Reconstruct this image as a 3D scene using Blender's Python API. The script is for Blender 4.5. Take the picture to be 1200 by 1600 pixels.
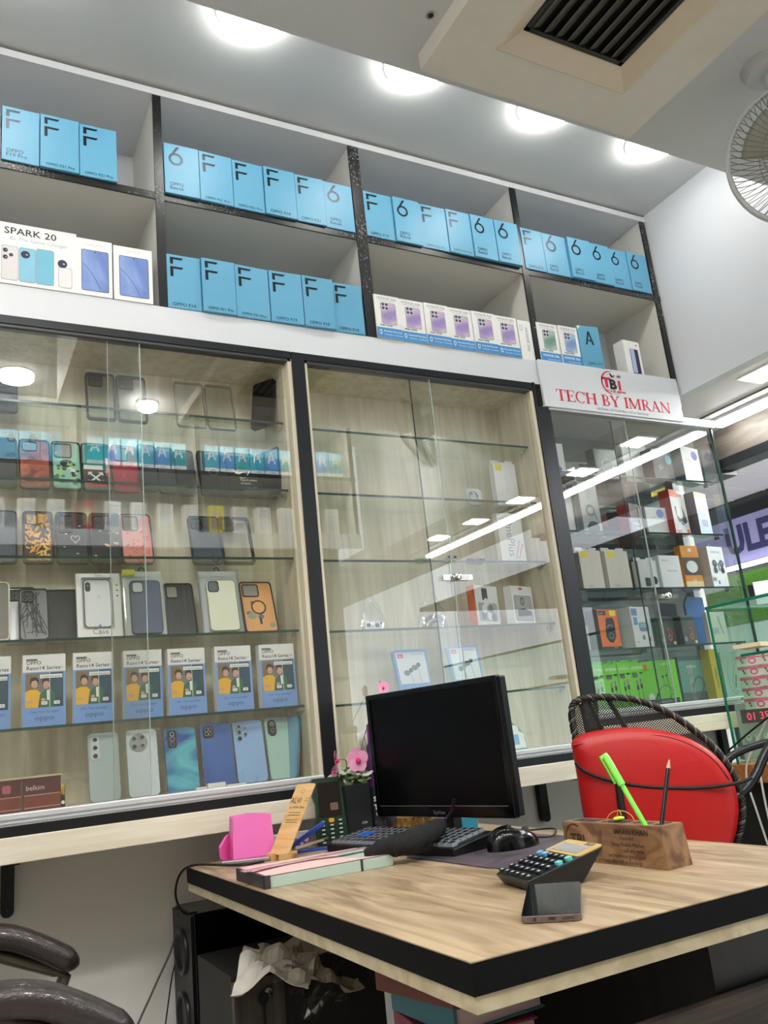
import bpy, math, random
from mathutils import Matrix, Vector
random.seed(7)
for o in list(bpy.data.objects): bpy.data.objects.remove(o)
C = bpy.context.scene.collection
PI = math.pi
ZC = 1.0        # eye height above the floor: geometry is laid out relative to eye height and lifted at the end
# ------------------------------------------------------------------ camera
RM = Matrix(((0.8841611842670681, -0.4562576838195467, -0.10043866880379224),
             (0.03156285077530373, 0.27283433262983753, -0.9615431417203114),
             (0.4661145639071914, 0.8469889921917837, 0.25563031983619444)))
FPX = 1304.66
cd = bpy.data.cameras.new('camera'); cam = bpy.data.objects.new('camera', cd); C.objects.link(cam)
cd.sensor_fit = 'HORIZONTAL'; cd.sensor_width = 36; cd.lens = 36*FPX/1200; cd.clip_start = .02
cam.matrix_world = Matrix(((RM[0][0], -RM[1][0], -RM[2][0], 0), (RM[0][1], -RM[1][1], -RM[2][1], 0),
                           (RM[0][2], -RM[1][2], -RM[2][2], ZC), (0, 0, 0, 1)))
bpy.context.scene.camera = cam
# ------------------------------------------------------------------ world, exposure
sc = bpy.context.scene
sc.view_settings.view_transform = 'Standard'; sc.view_settings.look = 'None'
sc.view_settings.gamma = 1; sc.view_settings.use_curve_mapping = False
sc.view_settings.exposure = 0.74
try:
    sc.cycles.transparent_max_bounces = 40; sc.cycles.max_bounces = 10; sc.cycles.caustics_reflective = False
except Exception: pass
w = bpy.data.worlds.new('world'); sc.world = w; w.use_nodes = True
w.node_tree.nodes['Background'].inputs[0].default_value = (.80, .86, .92, 1)
w.node_tree.nodes['Background'].inputs[1].default_value = 1.3
# ------------------------------------------------------------------ helpers: rays of the calibrated view onto real planes
def ray(px, py): return RM.transposed() @ Vector((px-600, py-800, FPX))
def onY(px, py, Y): d = ray(px, py); return d*(Y/d.y)
def onX(px, py, X): d = ray(px, py); return d*(X/d.x)
def onZ(px, py, Z): d = ray(px, py); return d*(Z/d.z)
# ------------------------------------------------------------------ materials
def s2l(c): c /= 255; return c/12.92 if c <= .04045 else ((c+.055)/1.055)**2.4
def lin(rgb): return (s2l(rgb[0]), s2l(rgb[1]), s2l(rgb[2]), 1)
MC = {}
def mat(name, rgb=(200, 200, 200), rough=.5, metal=0., var=.04, scale=30., bump=0., spec=.5, coat=0.):
    if name in MC: return MC[name]
    m = bpy.data.materials.new(name); m.use_nodes = True; nt = m.node_tree; b = nt.nodes['Principled BSDF']
    b.inputs['Roughness'].default_value = rough; b.inputs['Metallic'].default_value = metal
    b.inputs['Specular IOR Level'].default_value = spec; b.inputs['Coat Weight'].default_value = coat
    tc = nt.nodes.new('ShaderNodeTexCoord'); n = nt.nodes.new('ShaderNodeTexNoise'); n.inputs['Scale'].default_value = scale
    nt.links.new(tc.outputs['Object'], n.inputs['Vector'])
    r = nt.nodes.new('ShaderNodeMix'); r.data_type = 'RGBA'; nt.links.new(n.outputs['Fac'], r.inputs['Factor'])
    c = lin(rgb)
    r.inputs['A'].default_value = tuple(max(0, x*(1-var)) for x in c[:3])+(1,)
    r.inputs['B'].default_value = tuple(min(1, x*(1+var)) for x in c[:3])+(1,)
    nt.links.new(r.outputs['Result'], b.inputs['Base Color'])
    if bump:
        bp = nt.nodes.new('ShaderNodeBump'); bp.inputs['Strength'].default_value = bump; bp.inputs['Distance'].default_value = .003
        nt.links.new(n.outputs['Fac'], bp.inputs['Height']); nt.links.new(bp.outputs['Normal'], b.inputs['Normal'])
    MC[name] = m; return m
def emis(name, rgb, s):
    if name in MC: return MC[name]
    m = bpy.data.materials.new(name); m.use_nodes = True; nt = m.node_tree; nt.nodes.clear()
    e = nt.nodes.new('ShaderNodeEmission'); e.inputs[0].default_value = lin(rgb); e.inputs[1].default_value = s
    o = nt.nodes.new('ShaderNodeOutputMaterial'); nt.links.new(e.outputs[0], o.inputs[0]); MC[name] = m; return m
def glass(name, tint=(.93, .97, .95), k=1., ior=1.5, rough=0.):
    if name in MC: return MC[name]
    m = bpy.data.materials.new(name); m.use_nodes = True; nt = m.node_tree; nt.nodes.clear()
    t = nt.nodes.new('ShaderNodeBsdfTransparent'); t.inputs[0].default_value = tint+(1,)
    g = nt.nodes.new('ShaderNodeBsdfGlossy'); g.inputs['Roughness'].default_value = rough; g.inputs[0].default_value = (1, 1, 1, 1)
    f = nt.nodes.new('ShaderNodeFresnel'); f.inputs[0].default_value = ior
    ge = nt.nodes.new('ShaderNodeNewGeometry'); a = nt.nodes.new('ShaderNodeMath'); a.operation = 'SUBTRACT'; a.inputs[0].default_value = 1
    nt.links.new(ge.outputs['Backfacing'], a.inputs[1])
    mu = nt.nodes.new('ShaderNodeMath'); mu.operation = 'MULTIPLY'; nt.links.new(f.outputs[0], mu.inputs[0]); nt.links.new(a.outputs[0], mu.inputs[1])
    m2 = nt.nodes.new('ShaderNodeMath'); m2.operation = 'MULTIPLY'; m2.use_clamp = True; nt.links.new(mu.outputs[0], m2.inputs[0]); m2.inputs[1].default_value = k
    x = nt.nodes.new('ShaderNodeMixShader'); nt.links.new(m2.outputs[0], x.inputs[0]); nt.links.new(t.outputs[0], x.inputs[1]); nt.links.new(g.outputs[0], x.inputs[2])
    o = nt.nodes.new('ShaderNodeOutputMaterial'); nt.links.new(x.outputs[0], o.inputs[0]); MC[name] = m; return m
def wood(name, a, b, vec=(1, 1, 12), scale=3., rough=.45, dist=3., contrast=(.35, .65)):
    if name in MC: return MC[name]
    m = bpy.data.materials.new(name); m.use_nodes = True; nt = m.node_tree; bs = nt.nodes['Principled BSDF']
    bs.inputs['Roughness'].default_value = rough
    tc = nt.nodes.new('ShaderNodeTexCoord'); mp = nt.nodes.new('ShaderNodeMapping'); mp.inputs['Scale'].default_value = vec
    nt.links.new(tc.outputs['Object'], mp.inputs['Vector'])
    n = nt.nodes.new('ShaderNodeTexNoise'); n.inputs['Scale'].default_value = scale; n.inputs['Detail'].default_value = 6; n.inputs['Distortion'].default_value = dist*.3
    nt.links.new(mp.outputs[0], n.inputs['Vector'])
    cr = nt.nodes.new('ShaderNodeValToRGB'); cr.color_ramp.elements[0].position = contrast[0]; cr.color_ramp.elements[1].position = contrast[1]
    cr.color_ramp.elements[0].color = lin(a); cr.color_ramp.elements[1].color = lin(b)
    nt.links.new(n.outputs['Fac'], cr.inputs[0]); nt.links.new(cr.outputs[0], bs.inputs['Base Color'])
    MC[name] = m; return m
def edge_paint(name):      # black marker paint rubbed thin over a pale edge, glossy in places
    m = bpy.data.materials.new(name); m.use_nodes = True; nt = m.node_tree; b = nt.nodes['Principled BSDF']
    tc = nt.nodes.new('ShaderNodeTexCoord'); n = nt.nodes.new('ShaderNodeTexNoise'); n.inputs['Scale'].default_value = 160; n.inputs['Detail'].default_value = 5
    nt.links.new(tc.outputs['Object'], n.inputs['Vector'])
    n2 = nt.nodes.new('ShaderNodeTexNoise'); n2.inputs['Scale'].default_value = 3.2; nt.links.new(tc.outputs['Object'], n2.inputs['Vector'])
    mx = nt.nodes.new('ShaderNodeMath'); mx.operation = 'MULTIPLY'; nt.links.new(n.outputs['Fac'], mx.inputs[0]); nt.links.new(n2.outputs['Fac'], mx.inputs[1])
    cr = nt.nodes.new('ShaderNodeValToRGB'); cr.color_ramp.elements[0].position = .32; cr.color_ramp.elements[1].position = .41
    cr.color_ramp.elements[0].color = lin((16, 18, 20)); cr.color_ramp.elements[1].color = lin((150, 152, 152))
    nt.links.new(mx.outputs[0], cr.inputs[0]); nt.links.new(cr.outputs[0], b.inputs['Base Color']); b.inputs['Roughness'].default_value = .3
    MC[name] = m; return m
def fabric_mesh(name):
    m = bpy.data.materials.new(name); m.use_nodes = True; nt = m.node_tree; b = nt.nodes['Principled BSDF']
    b.inputs['Base Color'].default_value = (.012, .012, .012, 1); b.inputs['Roughness'].default_value = .7
    tc = nt.nodes.new('ShaderNodeTexCoord'); mp = nt.nodes.new('ShaderNodeMapping'); mp.inputs['Rotation'].default_value = (0, PI/4, 0)
    nt.links.new(tc.outputs['Object'], mp.inputs[0]); sp = nt.nodes.new('ShaderNodeSeparateXYZ'); nt.links.new(mp.outputs[0], sp.inputs[0])
    outs = []
    for k in ('X', 'Z'):
        a = nt.nodes.new('ShaderNodeMath'); a.operation = 'MULTIPLY'; a.inputs[1].default_value = 210; nt.links.new(sp.outputs[k], a.inputs[0])
        f = nt.nodes.new('ShaderNodeMath'); f.operation = 'FRACT'; nt.links.new(a.outputs[0], f.inputs[0])
        g = nt.nodes.new('ShaderNodeMath'); g.operation = 'GREATER_THAN'; g.inputs[1].default_value = .42; nt.links.new(f.outputs[0], g.inputs[0]); outs.append(g)
    mu = nt.nodes.new('ShaderNodeMath'); mu.operation = 'MULTIPLY'; nt.links.new(outs[0].outputs[0], mu.inputs[0]); nt.links.new(outs[1].outputs[0], mu.inputs[1])
    iv = nt.nodes.new('ShaderNodeMath'); iv.operation = 'SUBTRACT'; iv.inputs[0].default_value = 1; nt.links.new(mu.outputs[0], iv.inputs[1])
    nt.links.new(iv.outputs[0], b.inputs['Alpha']); MC[name] = m; return m
white = mat('white_paint', (232, 230, 226), .55, var=.015, scale=4)
lam = mat('white_laminate', (214, 217, 222), .35, var=.015, scale=5)
boardw = mat('shelf_board_white', (205, 204, 198), .5, var=.02, scale=4)
bluewhite = mat('ceiling_paint', (206, 208, 208), .5, var=.03, scale=3)
soffw = mat('soffit_paint', (200, 203, 206), .6, var=.02, scale=4)
blackalu = mat('black_anodised', (28, 30, 34), .35, .3, .1)
black = mat('black_plastic', (11, 12, 14), .4, var=.1, spec=.35)
gloss = mat('black_gloss', (6, 7, 9), .15, var=.0, spec=.3)
alu = mat('brushed_aluminium', (205, 207, 210), .35, .25, .03, 200)
chrome = mat('chrome', (220, 220, 220), .12, 1.)
cream = wood('cream_wood_panel', (212, 202, 176), (236, 228, 206), (14, 14, 1.1), 2.2, .5)
ledgew = wood('pale_ledge_wood', (214, 205, 183), (232, 226, 210), (1.2, 14, 14), 3, .5)
deskw = wood('desk_oak_laminate', (134, 112, 86), (184, 162, 132), (12, 1.6, 12), 2.2, .38, 4)
greenedge = mat('green_glass_edge', (28, 62, 54), .15, var=.1)
edgep = edge_paint('rubbed_black_edge')
pane = glass('cabinet_glass', (.975, .985, .975), 3.3)
shelfg = glass('shelf_glass', (.92, .955, .93), 1.2)
clearp = glass('clear_plastic', (.93, .94, .94), 1.6, 1.45, .06)
foil = mat('dark_foil_print', (34, 42, 50), .3, .6, .05)
ink = mat('black_ink', (30, 34, 40), .5)
grayink = mat('grey_ink', (130, 134, 140), .5)
whitep = mat('white_card', (232, 232, 230), .45, var=.01)
blueb = mat('sky_blue_card', (94, 162, 196), .42, var=.02)
def M_(name, rgb, r=.45, **k): return mat(name, rgb, r, **k)
# ------------------------------------------------------------------ mesh builder
def rrect(w, h, r, n=4, cx=0, cz=0):
    r = min(r, w/2-1e-5, h/2-1e-5); P = []
    for (sx, sz, a0) in ((1, -1, -PI/2), (1, 1, 0), (-1, 1, PI/2), (-1, -1, PI)):
        for i in range(n+1):
            a = a0+PI/2*i/n; P.append((cx+sx*(w/2-r)+r*math.cos(a), cz+sz*(h/2-r)+r*math.sin(a)))
    return P
def circ(r, n=20, cx=0, cz=0, e=1): return [(cx+r*math.cos(2*PI*i/n), cz+e*r*math.sin(2*PI*i/n)) for i in range(n)]
TXT = {}
def textmesh(s, bold=0):
    k = (s, bold)
    if k in TXT: return TXT[k]
    cu = bpy.data.curves.new('t', 'FONT'); cu.body = s; cu.resolution_u = 2; cu.offset = bold; cu.fill_mode = 'FRONT'
    o = bpy.data.objects.new('t', cu); C.objects.link(o)
    dg = bpy.context.evaluated_depsgraph_get(); dg.update()
    me = bpy.data.meshes.new_from_object(o.evaluated_get(dg))
    vs = [(v.co.x, v.co.y) for v in me.vertices]; fs = [tuple(p.vertices) for p in me.polygons]
    bpy.data.objects.remove(o); bpy.data.meshes.remove(me); bpy.data.curves.remove(cu)
    wd = max([v[0] for v in vs] or [0]); TXT[k] = (vs, fs, wd); return TXT[k]
class MB:
    def __init__(s): s.v = []; s.f = []; s.m = []; s.s = []; s.mats = []; s.T = Matrix.Identity(4)
    def mi(s, m):
        if m not in s.mats: s.mats.append(m)
        return s.mats.index(m)
    def add(s, vs, fs, m, smooth=False):
        b = len(s.v); k = s.mi(m)
        s.v += [s.T @ Vector(p) for p in vs]
        for f in fs: s.f.append([b+i for i in f]); s.m.append(k); s.s.append(smooth)
    def box(s, x0, y0, z0, x1, y1, z1, m):
        vs = [(x0, y0, z0), (x1, y0, z0), (x1, y1, z0), (x0, y1, z0), (x0, y0, z1), (x1, y0, z1), (x1, y1, z1), (x0, y1, z1)]
        s.add(vs, [(3, 2, 1, 0), (4, 5, 6, 7), (0, 1, 5, 4), (1, 2, 6, 5), (2, 3, 7, 6), (3, 0, 4, 7)], m); return s
    def prism(s, P, y0, y1, m, back=None, smooth=False):
        n = len(P); s.add([(x, y0, z) for x, z in P], [tuple(range(n))], m)
        s.add([(x, y1, z) for x, z in P], [tuple(reversed(range(n)))], back or m)
        s.add([(x, y0, z) for x, z in P]+[(x, y1, z) for x, z in P], [(i, i+n, (i+1) % n+n, (i+1) % n) for i in range(n)], m, smooth); return s
    def flat(s, P, m, y=-.0004): s.add([(x, y, z) for x, z in P], [tuple(range(len(P)))], m); return s
    def rect(s, x0, z0, x1, z1, m, y=-.0004): return s.flat([(x0, z0), (x1, z0), (x1, z1), (x0, z1)], m, y)
    def ring(s, A, B, y0, y1, m):
        n = len(A); vs = [(x, y0, z) for x, z in A]+[(x, y0, z) for x, z in B]+[(x, y1, z) for x, z in A]+[(x, y1, z) for x, z in B]; f = []
        for i in range(n):
            j = (i+1) % n
            f += [(i, j, n+j, n+i), (2*n+i, 3*n+i, 3*n+j, 2*n+j), (i, 2*n+i, 2*n+j, j), (n+i, n+j, 3*n+j, 3*n+i)]
        s.add(vs, f, m); return s
    def flatring(s, A, B, m, y=-.0004):
        n = len(A); s.add([(x, y, z) for x, z in A+B], [(i, (i+1) % n, n+(i+1) % n, n+i) for i in range(n)], m); return s
    def text(s, t, x, z, size, m, y=-.0006, al='l', sx=1., bold=0, rot=0., shear=0.):
        vs, fs, wd = textmesh(t, bold); o = {'l': 0, 'c': -wd/2, 'r': -wd}[al]; c, n = math.cos(rot), math.sin(rot); P = []
        for a, b in vs:
            a = (a+o+shear*b)*size*sx; b = b*size; P.append((x+a*c-b*n, y, z+a*n+b*c))
        s.add(P, fs, m); return s
    def line(s, P, w, m, y=-.0005):
        for (a, b), (c, d) in zip(P, P[1:]):
            L = math.hypot(c-a, d-b) or 1; nx, nz = -(d-b)/L*w/2, (c-a)/L*w/2
            s.flat([(a-nx, b-nz), (c-nx, d-nz), (c+nx, d+nz), (a+nx, b+nz)], m, y)
        return s
    def tube(s, P, r, m, n=8, closed=False):
        P = [Vector(p) for p in P]; N = len(P); rs = r if isinstance(r, (list, tuple)) else [r]*N; vs = []; up = None
        for i, p in enumerate(P):
            t = (P[(i+1) % N]-P[i-1]) if (closed or 0 < i < N-1) else (P[1]-P[0] if i == 0 else P[-1]-P[-2])
            t.normalize()
            if up is None: up = t.orthogonal()
            up = (up-t*up.dot(t)).normalized(); q = t.cross(up)
            vs += [p+(up*math.cos(2*PI*k/n)+q*math.sin(2*PI*k/n))*rs[i] for k in range(n)]
        f = []
        for i in range(N if closed else N-1):
            j = (i+1) % N
            for k in range(n): f.append((i*n+k, i*n+(k+1) % n, j*n+(k+1) % n, j*n+k))
        s.add(vs, f, m, True)
        if not closed: s.add(vs[:n], [tuple(reversed(range(n)))], m); s.add(vs[-n:], [tuple(range(n))], m)
        return s
    def lathe(s, prof, m, n=24, cap=True):
        vs = []; f = []
        for r, z in prof: vs += [(r*math.cos(2*PI*k/n), r*math.sin(2*PI*k/n), z) for k in range(n)]
        for i in range(len(prof)-1):
            for k in range(n): f.append((i*n+k, i*n+(k+1) % n, (i+1)*n+(k+1) % n, (i+1)*n+k))
        s.add(vs, f, m, True)
        if cap: s.add(vs[:n], [tuple(reversed(range(n)))], m); s.add(vs[-n:], [tuple(range(n))], m)
        return s
    def grid(s, fn, nu, nv, m, smooth=True):
        s.add([fn(i/nu, j/nv) for j in range(nv+1) for i in range(nu+1)],
              [(j*(nu+1)+i, j*(nu+1)+i+1, (j+1)*(nu+1)+i+1, (j+1)*(nu+1)+i) for j in range(nv) for i in range(nu)], m, smooth); return s
def smoothpath(P, k=6):
    P = [Vector(p) for p in P]; Q = [2*P[0]-P[1]]+P+[2*P[-1]-P[-2]]; out = []
    for i in range(1, len(Q)-2):
        a, b, c, d = Q[i-1:i+3]
        for j in range(k):
            t = j/k; out.append(.5*((2*b)+(c-a)*t+(2*a-5*b+4*c-d)*t*t+(3*b-a-3*c+d)*t**3))
    out.append(P[-1]); return out
def obj(name, mb, parent=None, loc=(0, 0, 0), rot=(0, 0, 0), bevel=0, label=None, solid=0):
    me = bpy.data.meshes.new(name); me.from_pydata([tuple(v) for v in mb.v], [], mb.f)
    for m in mb.mats: me.materials.append(m)
    for p, k, sm in zip(me.polygons, mb.m, mb.s): p.material_index = k; p.use_smooth = sm
    me.update(); o = bpy.data.objects.new(name, me); C.objects.link(o); o.location = loc; o.rotation_euler = rot
    if parent: o.parent = parent
    if solid: b = o.modifiers.new('s', 'SOLIDIFY'); b.thickness = solid
    if bevel:
        b = o.modifiers.new('b', 'BEVEL'); b.width = bevel; b.segments = 2; b.limit_method = 'ANGLE'; b.angle_limit = .7; b.harden_normals = False
    if label: o['label'] = label
    return o
def tag(o, label, cat, group=None):
    o['label'] = label; o['category'] = cat
    if group: o['group'] = group
    return o
def thing(name, label, cat, loc=(0, 0, 0), rot=(0, 0, 0), group=None):
    o = bpy.data.objects.new(name, None); C.objects.link(o); o.location = loc; o.rotation_euler = rot; o.empty_display_size = .05
    return tag(o, label, cat, group)
def struct(name, mb, **k): o = obj(name, mb, **k); o['kind'] = 'structure'; return o
ORD = ['first', 'second', 'third', 'fourth', 'fifth', 'sixth', 'seventh', 'eighth', 'ninth', 'tenth', 'eleventh', 'twelfth', 'thirteenth', 'fourteenth', 'fifteenth', 'sixteenth', 'seventeenth', 'eighteenth', 'nineteenth', 'twentieth']
# ------------------------------------------------------------------ lamps of the room (discs set in the raised ceiling), plus unseen lamps added for brightness
LAMP_L = 15; OPP_L = 70; STRIP_L = 24; PANEL_L = 14; ROOM_FILL_L = 25; HALL_FILL_L = 60
def ceiling_lamp(x, y, z, r, label, group=None, L=None, name='ceiling_light'):
    t = thing(name, label, 'light', (x, y, z), group=group)
    a = MB(); a.lathe([(r+.010, 0), (r+.010, -.003), (r, -.004)], whitep, 32, False); obj('rim', a, t)
    b = MB(); b.lathe([(r, -.003), (r*.98, -.030), (r*.7, -.038), (.001, -.040)], emis('lamp_diffuser', (255, 252, 245), LAMP_L) if y > 1 else emis('lamp_diffuser_far', (255, 252, 245), OPP_L), 32, False); obj('diffuser', b, t)
for i, x in enumerate((.70, 1.22, 1.72, 2.20)):
    ceiling_lamp(x, 1.735, 1.95, .085, ('leftmost', 'second from left', 'third from left', 'rightmost')[i]+' round ceiling lamp half hidden behind the dropped ceiling edge', 'lamps in the raised ceiling')
ceiling_lamp(.12, 1.735, 1.95, .085, 'round ceiling lamp just outside the top left of the photo', 'lamps in the raised ceiling')
ceiling_lamp(.303, -.05, 1.95, .085, 'round ceiling lamp near the opposite wall, mirrored in the left cabinet glass', 'lamps over the opposite side')
for x, q in ((1.0, 'left'), (1.5, 'middle'), (2.0, 'right')): ceiling_lamp(x, -.05, 1.95, .085, 'unseen round lamp added to light the opposite side, %s one of three' % q, 'lamps over the opposite side')  # added lamps, hidden by the dropped ceiling, that brighten the opposite side
for x, y, q in ((-.20, .35, 'nearest the dropped ceiling'), (-.95, .35, 'near the left wall'), (-.35, -.30, 'nearest the opposite wall')):
    t = thing('panel_light', 'unseen ceiling panel light added to brighten the room, '+q, 'light', (x, y, 1.95), group='added unseen panel lights')
    obj('frame', MB().box(-.21, -.21, -.01, .21, .21, 0, whitep), t); obj('diffuser', MB().box(-.19, -.19, -.014, .19, .19, -.01, emis('fill_panel_diffuser', (255, 252, 246), ROOM_FILL_L)), t)  # unseen panels added as fill light for the lower room
ceiling_lamp(.826, .55, 1.6, .045, 'small round lamp under the dropped ceiling, mirrored in the cabinet glass', L=1)
# ------------------------------------------------------------------ the setting
XR = 2.52
def bxs(name, *a): m = MB(); m.box(*a); return struct(name, m)
struct('floor', MB().box(-1.35, -3.5, -1.05, 7, 8, -1.0, M_('floor_tile', (176, 170, 160), .3)))
struct('wall_back', MB().box(-1.35, 2.40, -1.0, 2.78, 2.46, 1.95, white))
struct('wall_left', MB().box(-1.35, -.70, -1.0, -1.30, 2.40, 1.95, white))
struct('wall_front', MB().box(-1.30, -.70, -1.0, 2.3, -.65, 1.95, M_('front_wall_paint', (168, 162, 150), .6)))
struct('wall_right', MB().box(XR, -.70, 1.15, XR+.05, 2.40, 1.95, lam))
struct('ceiling', MB().box(-1.35, -.70, 1.95, XR+.05, 2.46, 2.0, bluewhite))
struct('trim_1', MB().box(.44, .45, 1.60, XR, 1.452, 1.95, soffw))            # dropped ceiling box
# market hall beyond the open end
hall = M_('hall_ceiling', (196, 192, 190), .5)
struct('ceiling', MB().box(XR+.05, -3.5, 1.20, 3.42, 7, 1.24, hall))
slat = M_('hall_slat_ceiling', (196, 190, 192), .45)
m = MB()
for i in range(26):
    y = .2+i*.24; m.box(3.42, y, 1.235, 4.55, y+.228, 1.25, slat); m.box(3.42, y+.228, 1.232, 4.55, y+.240, 1.25, M_('slat_joint', (205, 202, 203), .5))
struct('ceiling', m)
struct('ceiling', MB().box(4.55, -3.5, 1.22, 7, 7, 1.26, M_('hall_shadowed_ceiling', (40, 40, 42), .7)))  # near-black colour stands in for the shadow band above the sign
struct('wall_right', MB().box(6.95, -3.5, -1, 7, 7.9, 1.25, M_('hall_wall', (150, 150, 148), .6)))
# beam with the shutter guide
m = MB(); m.box(3.16, .3, 1.055, 3.28, 2.62, 1.20, wood('beam_tan', (84, 76, 66), (104, 96, 84), (10, 2, 10), 2, .6)); struct('trim_2', m)
t = thing('rolling_shutter_guide', 'black rolling shutter guide with yellow stripe under the tan beam', 'shutter guide', (3.22, 2.5, 1.04))
m = MB(); m.box(-.080, -2.1, -.030, .02, .12, .015, black); m.box(-.13, .0, -.045, .05, .16, .10, black); obj('rail', m, t)
m = MB(); m.box(-.083, -.75, -.032, -.03, -.38, -.008, M_('yellow_tape', (222, 180, 50), .4)); obj('yellow_stripe', m, t, label='worn yellow stripe')
# strip light and square panels of the hall
t = thing('strip_light', 'long white strip light on the hall ceiling, nearest the cabinets', 'light', (3.06, .8, 1.2))
obj('housing', MB().box(-.045, -1.57, -.012, .045, 1.60, 0, whitep), t)
obj('tube', MB().box(-.026, -1.56, -.028, .026, 1.585, -.012, emis('strip_tube', (250, 252, 255), STRIP_L)), t)
t = thing('ceiling_track', 'thin dark seam rail running beside the hall strip light', 'rail', (2.94, .8, 1.2))
obj('rail', MB().box(-.004, -1.6, -.006, .004, 1.62, 0, M_('dark_seam', (90, 88, 88), .6)), t)
for i, (y, x) in enumerate([(1.55, 2.86), (1.09, 2.9), (.60, 2.88), (.14, 2.88), (-.28, 2.86), (1.93, 2.80)]):
    t = thing('panel_light', ('square hall ceiling panel light, first mirrored in the right cabinet', 'square hall ceiling panel light, second mirrored in the right cabinet', 'square hall ceiling panel light mirrored above the middle cabinet strip', 'square hall ceiling panel light beside the strip, out of direct view', 'square hall ceiling panel light mirrored low in the middle cabinet', 'square hall ceiling panel light seen directly at the right edge')[i], 'light', (x, y, 1.2), group='square hall panel lights')
    obj('frame', MB().box(-.07, -.07, -.006, .07, .07, 0, whitep), t)
    obj('diffuser', MB().box(-.058, -.058, -.011, .058, .058, -.006, emis('panel_diffuser', (255, 253, 248), PANEL_L)), t)
for x, y, q in ((4.24, 1.75, 'only'),):  # unseen panel added to light the shop from the hall side
    t = thing('panel_light', 'unseen hall panel light added to brighten the shop, %s one' % q, 'light', (x, y, 1.2))
    obj('frame', MB().box(-.31, -.31, -.01, .31, .31, .035, whitep), t); obj('diffuser', MB().box(-.29, -.29, -.014, .29, .29, -.01, emis('hall_fill_diffuser', (252, 253, 255), HALL_FILL_L)), t)
# ------------------------------------------------------------------ white compartment shelving above the cabinets
F = 2.10
DIVX = [-.45, -.13, .525, 1.180, 1.842, 2.497]
def shelving(name, label, cat, sgn, yf, yb, divs, x0, x1):
    t = thing(name, label, cat, ((x0+x1)/2, yf, 1.2)); ox, oy, oz = t.location
    def part(n, x0, y0, z0, x1, y1, z1, m, par=t, **k):
        b = MB(); b.box(x0-ox, min(y0, y1)-oy, z0-oz, x1-ox, max(y0, y1)-oy, z1-oz, m); return obj(n, b, par, **k)
    e = sgn*.004
    part('top_board', x0, yf-e*1.5, 1.915, x1, yb, 1.938, lam)
    s = part('middle_shelf', x0, yf+e, 1.556, x1, yb, 1.577, boardw)
    part('edge_strip', x0, yf-e*.3, 1.555, x1, yf+e, 1.578, edgep, s, label='edge rubbed with black paint')
    part('bottom_shelf', x0, yf+e, 1.190, x1, yb, 1.208, boardw)
    part('back_panel', x0, yb-e, 1.19, x1, yb, 1.915, lam)
    for i, x in enumerate(divs):
        wd = .019 if i == 3 else .0125
        for z0, z1 in ((1.208, 1.556), (1.577, 1.915)):
            d = part('divider', x-wd*.8, yf+e, z0, x+wd*.8, yb, z1, boardw)
            part('edge_strip', x-wd, yf-e*.8, z0-(0 if z0 > 1.3 else .0), x+wd, yf+e, z1+(.022 if z0 < 1.3 else 0), edgep, d, label='edge rubbed with black paint')
    part('fascia', x0, yf-e*.6, 1.118, x1 if sgn < 0 else 1.832, yf+e, 1.208, lam)
    if sgn > 0: part('fascia', 1.834, yf-e*.5, 1.10, 2.51, yf+e, 1.206, lam)
    return t
shelving('wall_shelving', 'white open compartment shelving with black edges above the glass cabinets', 'shelving', 1, F, 2.40, DIVX, -.5, 2.515)
shelving('wall_shelving', 'white compartment shelving on the opposite wall, seen only mirrored in glass', 'shelving', -1, -.30, -.64, [-.4, .64, 1.3, 2.0, 2.28], -.42, 2.3)
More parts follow.
